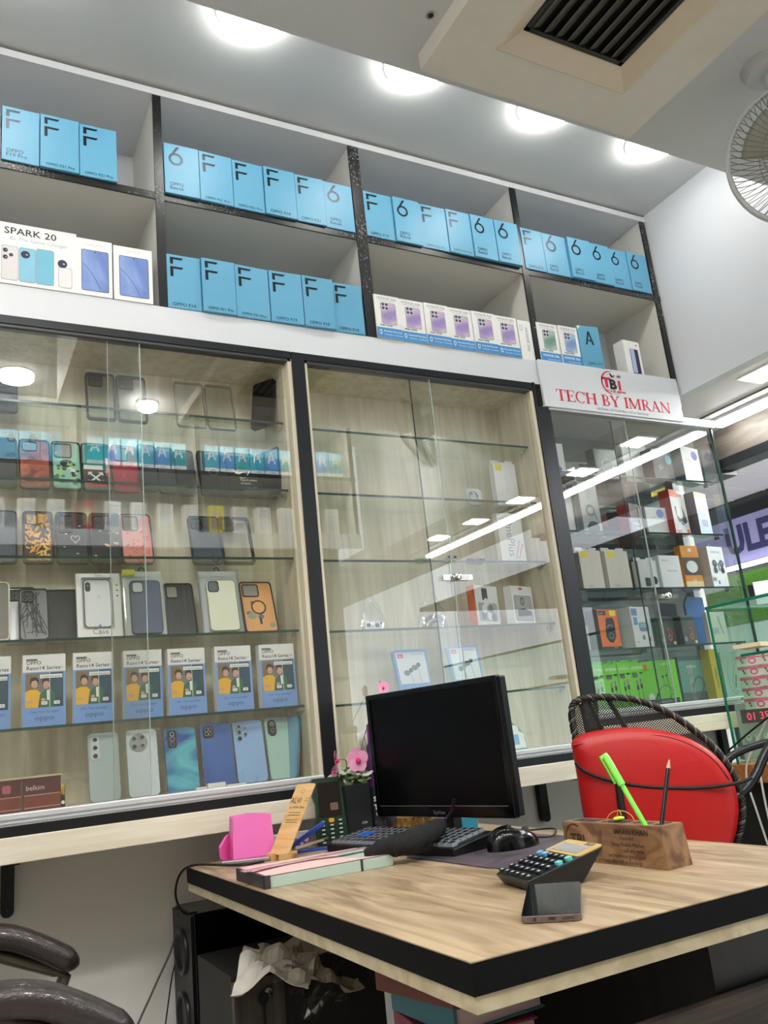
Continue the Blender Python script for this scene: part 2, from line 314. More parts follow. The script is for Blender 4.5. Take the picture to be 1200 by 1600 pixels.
# ------------------------------------------------------------------ glass fronted cabinets
def cabinet(label, x0, x1, zb, zt, shelves, paneB, wdl, wdr, mirror=False, ytop=None):
    t = thing('display_cabinet', label, 'cabinet', ((x0+x1)/2, F, zb)); ox, oy, oz = t.location
    def part(n, x0, y0, z0, x1, y1, z1, m, par=t, **k):
        b = MB(); b.box(x0-ox, y0-oy, z0-oz, x1-ox, y1-oy, z1-oz, m); return obj(n, b, par, **k)
    W = cream
    if mirror:
        mm = mat('mirror_back', (170, 185, 182), .03, .95, 0.)
        part('mirror_back', x0, 2.335, zb, x1, 2.34, zt, mm)
        part('side_panel', x0, F, zb, x0+.012, 2.34, zt, blackalu)
        part('side_glass', x1-.008, F+.012, zb, x1, 2.335, zt, pane)
        part('corner_post', x1-.004, F+.002, zb-.02, x1+.004, F+.010, zt, greenedge)
        part('corner_strip', x1-.035, 2.315, zb, x1, 2.335, zt, alu)
        part('top_panel', x0, F, zt, x1, 2.34, zt+.022, M_('cabinet_top_panel', (188, 186, 178), .5))
        part('top_trim', x0, F-.008, zt-.006, x1+.01, F+.012, zt+.024, alu)
        part('bottom_panel', x0, F, zb-.02, x1, 2.34, zb, M_('cabinet_floor', (200, 205, 205), .4))
    else:
        part('back_panel', x0, 2.30, zb, x1, 2.315, zt, W)
        part('side_panel', x0, F+.028, zb, x0+.018, 2.30, zt, W); part('side_panel', x1-.018, F+.028, zb, x1, 2.30, zt, W)
        part('top_panel', x0, F+.03, zt-.018, x1, 2.30, zt, W); part('bottom_panel', x0, F+.03, zb-.02, x1, 2.315, zb, W)
        for xa, xb in ((x0-.002, x0+.010), (x1-.010, x1+.002)): part('side_edging', xa, F-.002, zb, xb, F+.03, zt, M_('cream_edging', (214, 205, 184), .5))
    # sliding track, sill and frame
    s = part('sill', x0, F-.012, zb-.024, x1, F+.03, zb+.002, alu, bevel=.002)
    part('sill_groove', x0, F-.0135, zb-.012, x1, F-.0115, zb-.009, M_('groove_shade', (140, 142, 146), .5), s)
    part('sill_groove', x0, F-.0135, zb-.020, x1, F-.0115, zb-.018, M_('groove_shade', (140, 142, 146), .5), s)
    part('bottom_frame', x0-wdl, F-.010, zb-.046, x1+wdr, F+.03, zb-.024, blackalu)
    if not mirror:
        part('top_frame', x0-wdl, F-.006, zt-.012, x1+wdr, F+.03, zt+.010, blackalu)
        part('top_track', x0, F-.002, zt-.020, x1, F+.025, zt-.012, M_('track_grey', (70, 72, 76), .4))
    if wdl: part('frame_post', x0-wdl, F-.008, zb-.024, x0, F+.03, zt, blackalu)
    for i, z in enumerate(shelves):
        xa, xb = (x0+.014, x1-.012) if mirror else (x0+.02, x1-.02)
        g = MB(); g.box(xa-ox, 2.142-oy, z-.006-oz, xb-ox, 2.298-oy, z-oz, shelfg)
        g.box(xa-ox, 2.140-oy, z-.0062-oz, xb-ox, 2.1425-oy, z+.0002-oz, greenedge)
        gs = obj('glass_shelf', g, t)
        for xx in (xa, xb-.008):
            c = MB(); c.box(xx-ox, 2.16-oy, z-.016-oz, xx+.008-ox, 2.178-oy, z-.006-oz, chrome); obj('shelf_clip', c, gs)
    a, b = paneB
    d1 = part('sliding_glass_door', x0+.002, F+.004, zb, a, F+.008, zt-.012, pane)
    part('glass_edge', a-.0015, F+.003, zb, a, F+.009, zt-.012, M_('pane_edge_pale', (176, 190, 184), .2), d1)
    d2 = part('sliding_glass_door', b, F+.014, zb, x1-.002, F+.018, zt-.012, pane)
    part('glass_edge', b, F+.013, zb, b+.0015, F+.019, zt-.012, M_('pane_edge', (48, 64, 60), .2) if x0 > 0 else M_('pane_edge_pale', (176, 190, 184), .2), d2)
    return t
SZ = [.097, .300, .503, .703, .909]
cabinet('left glass fronted display cabinet full of phone cases and phones', -.5, .893, -.088, 1.108, SZ, (.457, .372), 0, .0)
CABM = cabinet('middle glass fronted display cabinet, mostly empty, behind the monitor', .935, 1.785, -.088, 1.108, [.090, .293, .497, .699, .899], (1.375, 1.305), .04, .0)
CABR = cabinet('right mirrored display cabinet under the red lettered sign board', 1.842, 2.655, 0.0, 1.03, [.197, .403, .606, .817], (2.20, 2.14), .045, 0., True)
m = MB(); m.box(1.7875, F-.008, -.11, 1.7965, F+.03, 1.12, blackalu); o = obj('cabinet_filler_strip', m); tag(o, 'tall black strip between the middle cabinet and the mirrored right cabinet', 'strip'); 
# locks
def lock(px, py, y, label):
    p = onY(px, py, y); t = thing('sliding_door_lock', label, 'lock', p)
    b = MB(); b.box(-.045, -.002, -.008, .06, .0, .008, chrome)
    for i in range(9): b.box(-.02+i*.008, -.004, -.006, -.016+i*.008, -.002, .006, chrome)
    obj('ratchet_bar', b, t)
    c = MB(); c.lathe([(.011, 0), (.011, .018), (.008, .02), (.003, .0201)], chrome, 16); obj('lock_cylinder', c, t, rot=(PI/2, 0, 0))
lock(712, 902, F+.002, 'chrome ratchet lock on the middle cabinet sliding glass doors')
lock(1040, 932, F+.002, 'chrome ratchet lock on the right cabinet sliding glass doors')
# ledges
def ledge(label, x0, x1, zt, xs):
    t = thing('wall_ledge', label, 'ledge', ((x0+x1)/2, F, zt)); ox, oy, oz = t.location
    obj('board', MB().box(x0-ox, F-.012-oy, -.055, x1-ox, 2.40-oy, 0, ledgew), t, bevel=.002)
    for x in xs:
        b = MB(); b.T = Matrix.Translation((x-ox, 2.385-oy, -.055))
        P = rrect(.030, .145, .014, 4, 0, -.0725); b.prism(P, -.012, .012, blackalu); b.box(-.012, -.20, -.012, .012, -.0, 0, blackalu)
        b.prism(circ(.003, 10, 0, -.13), -.0135, -.011, chrome); obj('bracket', b, t, bevel=.002)
ledge('long pale wood ledge below the left and middle cabinets', -.5, 1.842, -.134, (.165, 1.80))
ledge('short pale wood ledge below the mirrored right cabinet', 1.843, 2.76, -.046, (2.70,))
# ------------------------------------------------------------------ sign board with lettering
t = thing('sign_board', 'white shop sign board with red serif lettering above the right cabinet', 'sign', (1.822, F-.010, 1.032))
obj('panel', MB().box(0, -.006, 0, .668, .004, .176, lam), t)
def serif_text(mb, txt, x, z, h, m, y=-.0065, k=1.):
    W, T, S = .18*h, .06*h, .05*h      # thick stem, thin stroke, serif
    def st(a, b, c, d, w): mb.line([(x+a*h, z+b*h), (x+c*h, z+d*h)], w, m, y)
    def sf(a, b, wd=.34): mb.rect(x+(a-wd/2)*h, z+b*h-(S if b > .5 else 0), x+(a+wd/2)*h, z+b*h+(S if b < .5 else 0), m, y)
    def bow(cx, cz, rx, rz, a0, a1, w0, w1, n=14):
        A = []; B = []
        for i in range(n+1):
            a = a0+(a1-a0)*i/n; w = w0+(w1-w0)*abs(math.cos(a)); A.append((x+(cx+rx*math.cos(a))*h, z+(cz+rz*math.sin(a))*h)); B.append((x+(cx+(rx-w)*math.cos(a))*h, z+(cz+(rz-w)*math.sin(a))*h))
        for i in range(n): mb.flat([B[i], A[i], A[i+1], B[i+1]] if a1 > a0 else [A[i], B[i], B[i+1], A[i+1]], m, y)
    for ch in txt:
        if ch == 'T': st(.38, 0, .38, 1, W); sf(.38, 0, .4); mb.rect(x, z+h-T, x+.76*h, z+h, m, y); st(.02, .97, .02, .74, T); st(.74, .97, .74, .74, T); a = .82
        elif ch == 'E': st(.18, 0, .18, 1, W); sf(.16, 0); sf(.16, 1); mb.rect(x+.1*h, z+h-T, x+.68*h, z+h, m, y); mb.rect(x+.1*h, z, x+.72*h, z+T, m, y); mb.rect(x+.1*h, z+.5*h, x+.5*h, z+.5*h+T, m, y); st(.67, 1, .67, .78, T); st(.71, 0, .71, .24, T); st(.5, .4, .5, .66, T); a = .80
        elif ch == 'C': bow(.46, .5, .45, .52, .28*PI, 1.72*PI, .05, .14); st(.78, 1, .78, .70, T); a = .90
        elif ch == 'H': [st(q, 0, q, 1, W) or sf(q, 0) or sf(q, 1) for q in (.18, .80)]; mb.rect(x+.2*h, z+.48*h, x+.8*h, z+.48*h+T, m, y); a = 1.04
        elif ch == 'B': st(.18, 0, .18, 1, W); sf(.14, 0, .28); sf(.14, 1, .28); bow(.34, .755, .28, .245, PI/2, -PI/2, .05, .12); bow(.36, .26, .33, .26, PI/2, -PI/2, .05, .13); [mb.rect(x+.18*h, z+q*h, x+.36*h, z+q*h+T, m, y) for q in (0, .5, .94)]; a = .80
        elif ch == 'Y': st(.12, 1, .42, .45, W*.85); st(.74, 1, .42, .45, T); st(.42, 0, .42, .46, W); sf(.42, 0, .4); sf(.12, 1); sf(.74, 1, .28); a = .88
        elif ch == 'I': st(.18, 0, .18, 1, W); sf(.18, 0); sf(.18, 1); a = .42
        elif ch == 'M': st(.12, 0, .12, 1, T); st(.96, 0, .96, 1, W); st(.16, 1, .52, .05, W*.85); st(.90, 1, .52, .05, T); sf(.12, 0, .28); sf(.96, 0); sf(.12, 1, .24); sf(.98, 1, .28); a = 1.22
        elif ch == 'R': st(.18, 0, .18, 1, W); sf(.16, 0); sf(.14, 1, .28); bow(.36, .75, .28, .25, PI/2, -PI/2, .05, .12); [mb.rect(x+.18*h, z+q*h, x+.36*h, z+q*h+T, m, y) for q in (.5, .94)]; st(.42, .5, .74, 0, W*.85); sf(.78, 0, .2); a = .88
        elif ch == 'A': st(.46, 1, .14, 0, T); st(.44, 1, .76, 0, W*.85); mb.rect(x+.24*h, z+.32*h, x+.64*h, z+.32*h+T, m, y); sf(.12, 0, .28); sf(.78, 0, .32); a = .94
        elif ch == 'N': st(.14, 0, .14, 1, T); st(.82, 0, .82, 1, T); st(.14, 1, .80, 0, W*.85); sf(.14, 0, .28); sf(.10, 1, .24); sf(.82, 1, .28); a = 1.0
        else: a = .40
        x += a*h*k
    return x
red = M_('sign_red', (214, 30, 58), .4)
m = MB(); e = serif_text(m, 'TECH BY IMRAN', 0, 0, .058, red, -.0065, .97)
sc_ = .548/e
m2 = MB(); serif_text(m2, 'TECH BY IMRAN', .058, .027, .058*1.0, red, -.0068, .97)
for i, v in enumerate(m2.v): m2.v[i] = Vector((.058+(v.x-.058)*sc_, v.y, .027+(v.z-.027)*.74))
obj('lettering', m2, t, label='red serif letters')
m = MB(); m.text('All Kinds of Mobile Buy, Sell or Exchange', .36, .008, .015, grayink, -.0068, 'c'); obj('tagline', m, t, label='small grey tagline')
m = MB(); A = []
cx, cz, r = .325, .122, .047
for i in range(15):
    a = PI*(.42+1.05*i/14); w = .006*math.sin(PI*(i+.5)/15)+.0008; A.append(((cx+r*math.cos(a), cz+r*math.sin(a)), (cx+(r-w)*math.cos(a), cz+(r-w)*math.sin(a))))
for a, b in zip(A, A[1:]): m.flat([a[0], a[1], b[1], b[0]][::-1], red, -.0068)
for k in (0,): pass
m.text('T', .283, .104, .052, red, -.0068, 'l', sx=1.25, bold=.05); m.text('B', .316, .099, .052, ink, -.0069, 'l', sx=1.15, bold=.05); m.text('i', .358, .099, .052, red, -.0070, 'l', sx=1.2, bold=.05)
m.text('TECH BY IMRAN', .290, .084, .0135, red, -.0068, 'l', bold=.02); m.text('All Kinds of Mobile Buy', .305, .077, .006, grayink, -.0068)
m.flat([(.322, .160), (.332, .142), (.342, .148), (.330, .160)], ink, -.0068); m.flat([(.336, .146), (.342, .142), (.350, .154), (.344, .156)], red, -.0069)
for q in (.006, .010, .014): m.line([(.368+q*math.cos(a), .142+q*math.sin(a)) for a in (PI*.2, PI*.35, PI*.5, PI*.65, PI*.8)], .0018, ink, -.0068)
obj('emblem', m, t, label='round red and black shop emblem')
# ------------------------------------------------------------------ printed phone boxes
def gamma(mb, x, z, wd, h, t, m):      # the bent bar the letter F is made of
    mb.flat([(x, z), (x+wd, z), (x+wd-t*.6, z-t), (x+t*1.25, z-t), (x+t*1.25, z-h), (x, z-h)][::-1], m, -.0006)
def glyph6(mb, cx, cz, r, m):
    mb.flatring(circ(r, 28, cx, cz), circ(r*.66, 28, cx, cz), m, -.0006)
    mb.flat([(cx-r*.99, cz+r*.1), (cx-r*.62, cz+r*.25), (cx+r*.55, cz+r*2.0), (cx+r*.12, cz+r*2.0)], m, -.0007)
def glyphA(mb, cx, z, h, m, y=-.0006):
    mb.flat([(cx-.33*h, z), (cx-.21*h, z), (cx+.07*h, z+h), (cx-.05*h, z+h)], m, y)
    mb.flat([(cx+.20*h, z), (cx+.34*h, z), (cx+.07*h, z+h), (cx-.04*h, z+h)], m, y-.0001)
    mb.flat([(cx-.12*h, z+.30*h), (cx+.12*h, z+.24*h), (cx+.10*h, z+.34*h), (cx-.08*h, z+.40*h)], m, y-.0002)
def box_F(w, h, d, txt):
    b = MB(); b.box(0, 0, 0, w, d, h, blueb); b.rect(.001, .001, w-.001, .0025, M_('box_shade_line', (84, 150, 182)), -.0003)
    gamma(b, w*.10, h*.95, w*.39, h*.13, h*.040, foil); gamma(b, w*.10, h*.775, w*.39, h*.19, h*.040, foil)
    if '\n' in txt: b.text(txt.split('\n')[0], w*.11, h*.155, .0165, foil); b.text(txt.split('\n')[1], w*.11, h*.075, .0165, foil)
    else: b.text(txt, w*.13, h*.045, .0145 if len(txt) < 10 else .0118, foil, sx=1.05)
    return b
def box_6(w, h, d):
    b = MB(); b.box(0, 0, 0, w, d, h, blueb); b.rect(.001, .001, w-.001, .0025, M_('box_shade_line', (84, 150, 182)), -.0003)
    glyph6(b, w*.33, h*.70, w*.21, foil); b.text('OPPO', w*.13, h*.165, .0155, foil); b.text('Reno6', w*.13, h*.085, .0155, foil); return b
def row(pts, Y, kinds, zb, cell, rown, group, off=(240, 200), k=3.3333):
    P = [(off[0]+a/k, off[1]+b/k) for a, b in pts]
    for i, kd in enumerate(kinds):
        xa, xb = onY(*P[i], Y).x, onY(*P[i+1], Y).x; w = xb-xa-.0025; h = .170+random.uniform(-.001, .001); y = Y+random.choice((-.006, -.002, 0, -.010))
        lb = 'blue phone box marked %s, %s from left, %s of the %s' % (kd[0], ORD[i], rown, cell)
        b = box_6(w, h, .06) if kd[0] == '6' else box_F(w, h, .06, kd[1:])
        o = obj('phone_box', b, None, (xa+.001, y, zb), rot=(0, 0, random.uniform(-.03, .03))); tag(o, lb, 'box', group)
U = 'sky blue phone boxes on the upper shelf'; L_ = 'sky blue phone boxes on the lower shelf'
T1 = 'FOPPO\nF19 Pro'; T2 = 'FOPPO F21 Pro'; T3 = 'FOPPO F19'
o = obj('phone_box', box_F(.1, .17, .06, 'OPPO F21'), None, (onY(1, 258, F).x-.104, F, 1.578)); tag(o, 'sky blue phone box cut off by the left edge of the photo', 'box', U)
row([(5, 480), (232, 490), (465, 545), (688, 580)], F-.004, [T1, T2, T2], 1.578, 'leftmost compartment', 'upper row', U, (0, 130), 3.75)
row([(58, 342), (243, 385), (420, 427), (585, 465), (750, 497), (902, 530), (1055, 555)], F-.004, ['6', T2, T2, T3, 'FOPPO F21', '6'], 1.578, 'second compartment', 'upper row', U)
row([(95, 365), (270, 390), (432, 425), (595, 462), (740, 482), (885, 515), (1028, 548)], F-.004, [T3, '6', T2, T2, '6', '6'], 1.578, 'third compartment', 'upper row', U, (550, 280), 3.871)
row([(90, 378), (225, 400), (375, 425), (515, 455), (640, 485), (755, 510), (880, 540)], F-.004, [T3, '6', '6', '6', '6', '6'], 1.578, 'rightmost compartment', 'upper row', U, (800, 330), 4)
row([(75, 935), (255, 960), (432, 988), (612, 1012), (785, 1042), (948, 1065), (1105, 1088)], F-.004, [T3, T2, T2, T3, T3, T3], 1.209, 'second compartment', 'lower row', L_)
# honor boxes: white card, phone picture, blue warranty band
violet = wood('phone_print_violet', (150, 132, 190), (226, 200, 206), (9, 9, 9), 1.6, .4, 4)
greenish = wood('phone_print_green', (116, 150, 140), (196, 214, 206), (9, 9, 9), 1.6, .4, 4)
bluish = wood('phone_print_blue', (120, 150, 196), (196, 210, 230), (9, 9, 9), 1.6, .4, 4)
bandb = M_('warranty_band_blue', (62, 142, 204))
def box_H(w, h, d, pm, band2=False):
    b = MB(); b.box(0, 0, 0, w, d, h, whitep); b.text('HONOR X6b', w*.5, h*.90, .0125, grayink, al='c'); b.rect(w*.18, h*.865, w*.82, h*.872, grayink)
    P = rrect(w*.62, h*.50, .006, 4, w*.54, h*.58); b.flat(P, pm, -.0005); b.flatring(P, rrect(w*.59, h*.48, .005, 4, w*.54, h*.58), M_('phone_rim_print', (140, 140, 160)), -.0006)
    b.flat(rrect(w*.30, w*.30, .005, 4, w*.41, h*.74), M_('camera_island_print', (190, 190, 205)), -.0007)
    for cx in (.34, .48):
        for cz in (-.075, .075): b.flat(circ(w*.055, 14, w*cx, h*.74+w*cz), ink, -.0009); b.flatring(circ(w*.055, 14, w*cx, h*.74+w*cz), circ(w*.028, 14, w*cx, h*.74+w*cz), M_('lens_ring', (70, 70, 80)), -.001)
    b.text('8GB+128GB', w*.15, h*.275, .0085, ink, bold=.01)
    b.rect(0, 0, w, h*.24, bandb, -.0005)
    if band2: b.text('HONOR X6b', w*.5, h*.135, .0125, whitep, -.0008, 'c', bold=.02); b.text('Extended Warranty', w*.62, h*.05, .007, whitep, -.0008, 'c')
    else:
        b.flatring([(w*.10, h*.18), (w*.20, h*.18), (w*.20, h*.11), (w*.15, h*.06), (w*.10, h*.11)][::-1], [(w*.12, h*.165), (w*.18, h*.165), (w*.18, h*.12), (w*.15, h*.085), (w*.12, h*.12)][::-1], whitep, -.0008)
        b.text('Extended Warranty', w*.27, h*.145, .0082, whitep, -.0008, bold=.015); b.text('12 Months + 12 Months', w*.27, h*.07, .007, whitep, -.0008)
    return b
HP = [(155, 972), (308, 990), (460, 1010), (607, 1030), (750, 1045), (893, 1078), (1030, 1095)]
for i in range(6):
    a = onY(550+HP[i][0]/3.871, 280+HP[i][1]/3.871, F-.004).x; c = onY(550+HP[i+1][0]/3.871, 280+HP[i+1][1]/3.871, F-.004).x
    o = obj('phone_box', box_H(c-a-.002, .152, .05, violet), None, (a, F-.008+.003*(i % 2), 1.209)); tag(o, 'white box picturing a violet phone, %s from left on the third compartment shelf' % ORD[i], 'box', 'white phone boxes with violet phones')
a = onY(550+1034/3.871, 280+1095/3.871, F).x
b = MB(); b.box(0, 0, 0, .055, .08, .152, whitep); b.text('HONOR X6b', .030, .125, .016, grayink, rot=-PI/2); b.flatring(rrect(.012, .02, .002, 3, .014, .122), rrect(.009, .017, .002, 3, .014, .122), grayink)
o = obj('phone_box', b, None, (a, F, 1.209)); tag(o, 'white phone box turned edge forward beside the violet phone boxes', 'box')
b = MB(); b.box(0, 0, 0, .02, .08, .150, whitep); o = obj('phone_box', b, None, (a+.058, F+.004, 1.209)); tag(o, 'thin white carton squeezed beside the third shelf divider', 'box')
for i, (pa, pb, pm, ww) in enumerate([((188, 955), (318, 975), greenish, 'green'), ((320, 965), (440, 985), bluish, 'blue')]):
    a = onY(800+pa[0]/4, 330+pa[1]/4, F-.004).x; c = onY(800+pb[0]/4, 330+pb[1]/4, F-.004).x
    o = obj('phone_box', box_H(c-a-.002, .152, .05, pm, True), None, (a, F-.007-.003*i, 1.209)); tag(o, 'white phone box with a %s phone picture in the rightmost lower compartment' % ww, 'box')
a = onY(910, 576, F).x; b = MB(); b.box(0, 0, 0, .092, .05, .166, blueb); glyphA(b, .045, .09, .055, foil); b.text('OPPO A17', .022, .010, .014, foil); b.flat([(.0, .166), (.0, .150), (.018, .166)][::1], M_('pale_yellow', (222, 220, 170)), -.0006)
o = obj('phone_box', b, None, (a, F-.008, 1.209), rot=(0, 0, -.12)); tag(o, 'blue phone box with a large letter A next to the shop sign', 'box')
b = MB(); b.box(0, 0, 0, .088, .05, .158, whitep)
b.flat(rrect(.045, .105, .004, 4, .052, .072), M_('redmi_print_dark', (44, 40, 78), .3), -.0005); b.flat(rrect(.022, .1, .004, 4, .043, .074), M_('redmi_print_light', (176, 190, 218), .3), -.0006); b.flat(circ(.004, 12, .07, .143), M_('orange_dot', (226, 92, 60)), -.0006)
p = onY(990, 589, F+.0); o = obj('phone_box', b, None, (p.x, F+.02, 1.209), rot=(0, 0, .06)); tag(o, 'white phone box standing turned at the right end of the lower shelf', 'box')
# left compartment, lower row
b = MB(); W_ = .355; b.box(0, 0, 0, W_, .06, .178, whitep); x0 = W_-.178
b.text('SPARK 20', x0, .146, .0275, ink, sx=1.12, bold=.01); b.text('Be The Game Changer', x0+.012, .128, .0155, M_('script_print', (170, 190, 205)), shear=.3)
for i, (cx, wd, hh, mc) in enumerate([(x0+.015, .040, .10, M_('pearl_print', (214, 210, 212))), (x0+.057, .040, .10, M_('aqua_print', (130, 190, 214))), (x0+.100, .044, .104, M_('aqua_print2', (112, 180, 206))), (x0+.150, .034, .06, M_('pearl_print2', (222, 222, 222)))]):
    b.flat(rrect(wd, hh, .006, 4, cx, .010+hh/2), mc, -.0005-.0001*i); b.flatring(rrect(wd, hh, .006, 4, cx, .010+hh/2), rrect(wd-.002, hh-.002, .006, 4, cx, .010+hh/2), M_('phone_rim_print', (140, 140, 160)), -.0007-.0001*i)
for cx, cz, r in ((x0+.004, .095, .006), (x0+.004, .075, .006), (x0+.018, .083, .005), (x0+.052, .09, .011), (x0+.143, .080, .012)): b.flat(circ(r, 18, cx, cz), M_('lens_print', (62, 66, 84), .2), -.0012); b.flat(circ(r*.25, 8, cx+r*.3, cz), M_('lens_glint', (170, 170, 190)), -.0013)
p = onY(119, 460, F); o = obj('phone_box', b, None, (p.x-W_, F-.006, 1.209)); tag(o, 'wide white phone box printed SPARK 20 with several phones pictured', 'box')
cobalt = wood('phone_print_cobalt', (92, 118, 184), (150, 174, 224), (5, 5, 5), 1.2, .3, 3)
for i, (xa, xb) in enumerate(((119, 177), (178, 240))):
    p = onY(xa, 468, F); q = onY(xb, 478, F); wd = q.x-p.x-.002; b = MB(); b.box(0, 0, 0, wd, .06, .170-.004*i, whitep)
    b.flat(rrect(wd*.74, .122, .005, 4, wd*.52, .075), cobalt, -.0005); b.flatring(rrect(wd*.76, .124, .005, 4, wd*.52, .075), rrect(wd*.73, .121, .004, 4, wd*.52, .075), M_('cobalt_rim', (50, 56, 110)), -.0006)
    b.flat(circ(.0018, 10, wd*.52, .131), ink, -.0008)
    Pq = [(wd*.17+wd*.5*t_, .095-.04*t_-.035*t_*t_) for t_ in [k/8 for k in range(9)]]; b.line(Pq, .0012, M_('cobalt_line', (50, 66, 130)), -.0009)
    b.text('CAMON 20', wd*.5, .150, .0085, M_('faint_print', (190, 190, 188)), al='c')
    o = obj('phone_box', b, None, (p.x, F-.006, 1.209)); tag(o, 'white box picturing one cobalt blue phone, %s of the pair' % ('left', 'right')[i], 'box', 'white boxes with cobalt phones')
# boxes on the opposite wall, seen mirrored
tealb = M_('teal_card', (40, 150, 176)); skyl = M_('pale_sky_card', (140, 204, 224))
def box_A(k):
    b = MB(); b.box(0, 0, 0, .085, .06, .16, skyl); b.rect(0, .022, .085, .105, (tealb, M_('teal_card_b', (60, 130, 190)), M_('teal_card_c', (30, 140, 150)))[k % 3], -.0004); b.rect(0, 0, .085, .022, whitep, -.0004)
    glyphA(b, .043, .070, .078, whitep, -.0008); b.text('OPPO A', .022, .007, .012, ink, -.0008); return b
xs = [-.08+.105*i for i in range(6)]
for i, x in enumerate(xs): o = obj('phone_box', box_6(.1, .165, .06), None, (x+.1, -.305, 1.578), rot=(0, 0, PI)); tag(o, 'blue box with a 6 on the opposite wall, %s in its row' % ORD[i], 'box', 'boxes on the opposite wall shelf')
xs = [.68+i*.093 for i in range(6)]+[1.34+i*.093 for i in range(7)]+[2.04, 2.13]
for i, x in enumerate(xs): o = obj('phone_box', box_A(i), None, (x+.085, -.305, 1.578), rot=(0, 0, PI)); tag(o, 'teal box with a white A on the opposite wall, %s in its row' % ORD[i], 'box', 'boxes on the opposite wall shelf')
for i in range(16):
    x = -.1+i*.145; b = MB(); b.box(0, 0, 0, .085, .06, .16, M_('yellow_card', (226, 222, 40)) if i == 10 else M_('red_card', (200, 40, 50)) if i == 5 else whitep)
    b.text('vivo', .02, .13, .025, M_('vivo_grey', (150, 160, 180)), -.0006); b.rect(.01, .02, .075, .12, M_('pale_print', (190, 200, 214)) if i not in (5, 10) else M_('card_print', (190, 160, 120)), -.0004)
    o = obj('phone_box', b, None, (x+.085, -.305, 1.209), rot=(0, 0, PI)); tag(o, '%s phone box on the opposite wall, %s in the lower row' % ('yellow' if i == 10 else 'red' if i == 5 else 'white', ORD[i]), 'box', 'boxes on the opposite wall lower shelf')
# ------------------------------------------------------------------ phone cases and phones in the left cabinet
def spot(xa, xb, pyb, z, y=None):
    pm = onZ((xa+xb)/2, pyb, z); yy = min(2.235, max(2.165, pm.y)) if y is None else y
    a, b = onY(xa, pyb, yy).x, onY(xb, pyb, yy).x
    return (a+b)/2, yy, b-a
def case(label, xa, xb, pyb, z, body, cam='rect', h=.158, tilt=.30, clear=False, deco=None, group=None, rim=None, rz=0, y=None, camlabel=None, cs=(.40, .22), rw=.0035):
    x, yy, w = spot(xa, xb, pyb, z, y); rim = rim or black
    t = thing('phone_case', label, 'phone case', (x, yy, z+.001), (-tilt, 0, rz), group)
    O = rrect(w, h, .011, 5, 0, h/2); I = rrect(w-2*rw, h-2*rw, .009, 5, 0, h/2)
    b = MB(); b.ring(O, I, -.004, .006, rim); b.prism(I, -.002, 0, clearp if clear else body)
    if deco: deco(b, w, h)
    obj('case_shell', b, t)
    if cam:
        cw, ch = cs[0]*w/.4*.4, cs[1]*h; cx, cz = -w/2+.007+cw/2, h-.008-ch/2
        c = MB(); o2 = rrect(cw, ch, .007, 4, cx, cz); i2 = rrect(cw-.005, ch-.005, .005, 4, cx, cz); c.ring(o2, i2, -.005, -.001, rim)
        c.flat(i2, M_('camera_opening', (150, 148, 138)) if cam == 'open' else rim, -.0024)
        if cam in ('rings', 'rect'):
            for a_, q in ((-.22, .25), (-.22, -.2), (.22, .25), (.22, -.2)): c.flatring(circ(.0052, 14, cx+a_*cw, cz+q*ch), circ(.004, 14, cx+a_*cw, cz+q*ch), M_('opening_ring', (110, 112, 112)), -.0028)
        obj('camera_cutout', c, t, label=camlabel)
    return t
def dots(cols, n, r=.004, seed=1):
    def f(b, w, h):
        R = random.Random(seed)
        for i in range(n): b.flat(circ(r*R.uniform(.6, 1.2), 10, R.uniform(-w*.38, w*.38), R.uniform(.02, h*.78), R.uniform(.6, 1)), R.choice(cols), -.0022-.00002*i)
    return f
def shards(cols, n, seed=3):
    def f(b, w, h):
        R = random.Random(seed)
        for i in range(n):
            cx, cz, a = R.uniform(-w*.43, w*.43), R.uniform(.008, h*.95), R.uniform(0, PI); L, T = R.uniform(.006, .013), R.uniform(.002, .0045)
            P = [(cx+math.cos(a)*L*u-math.sin(a)*T*v, cz+math.sin(a)*L*u+math.cos(a)*T*v) for u, v in ((-1, -.3), (1, -1), (.7, 1), (-.6, .7))]
            P = [(max(-w*.42, min(w*.42, x)), max(.008, min(h*.95, z))) for x, z in P]; b.flat(P, R.choice(cols), -.0022-.00002*i)
    return f
def heart(b, w, h):
    P = []
    for i in range(24):
        a = 2*PI*i/24; P.append((.008+.011*math.sin(a)**3*1.0, .075+.0008*(13*math.cos(a)-5*math.cos(2*a)-2*math.cos(3*a)-math.cos(4*a))))
    b.line(P+[P[0]], .0013, whitep, -.0024)
    for cx, cz in ((-.015, .09), (.012, .03), (.02, .115), (-.02, .05)): b.flat([(cx-.004, cz), (cx, cz-.002), (cx+.004, cz), (cx, cz+.002)], whitep, -.0024)
yel = M_('case_yellow', (236, 178, 50)); yel2 = M_('case_pale_yellow', (232, 196, 120))
S = SZ
G3 = None
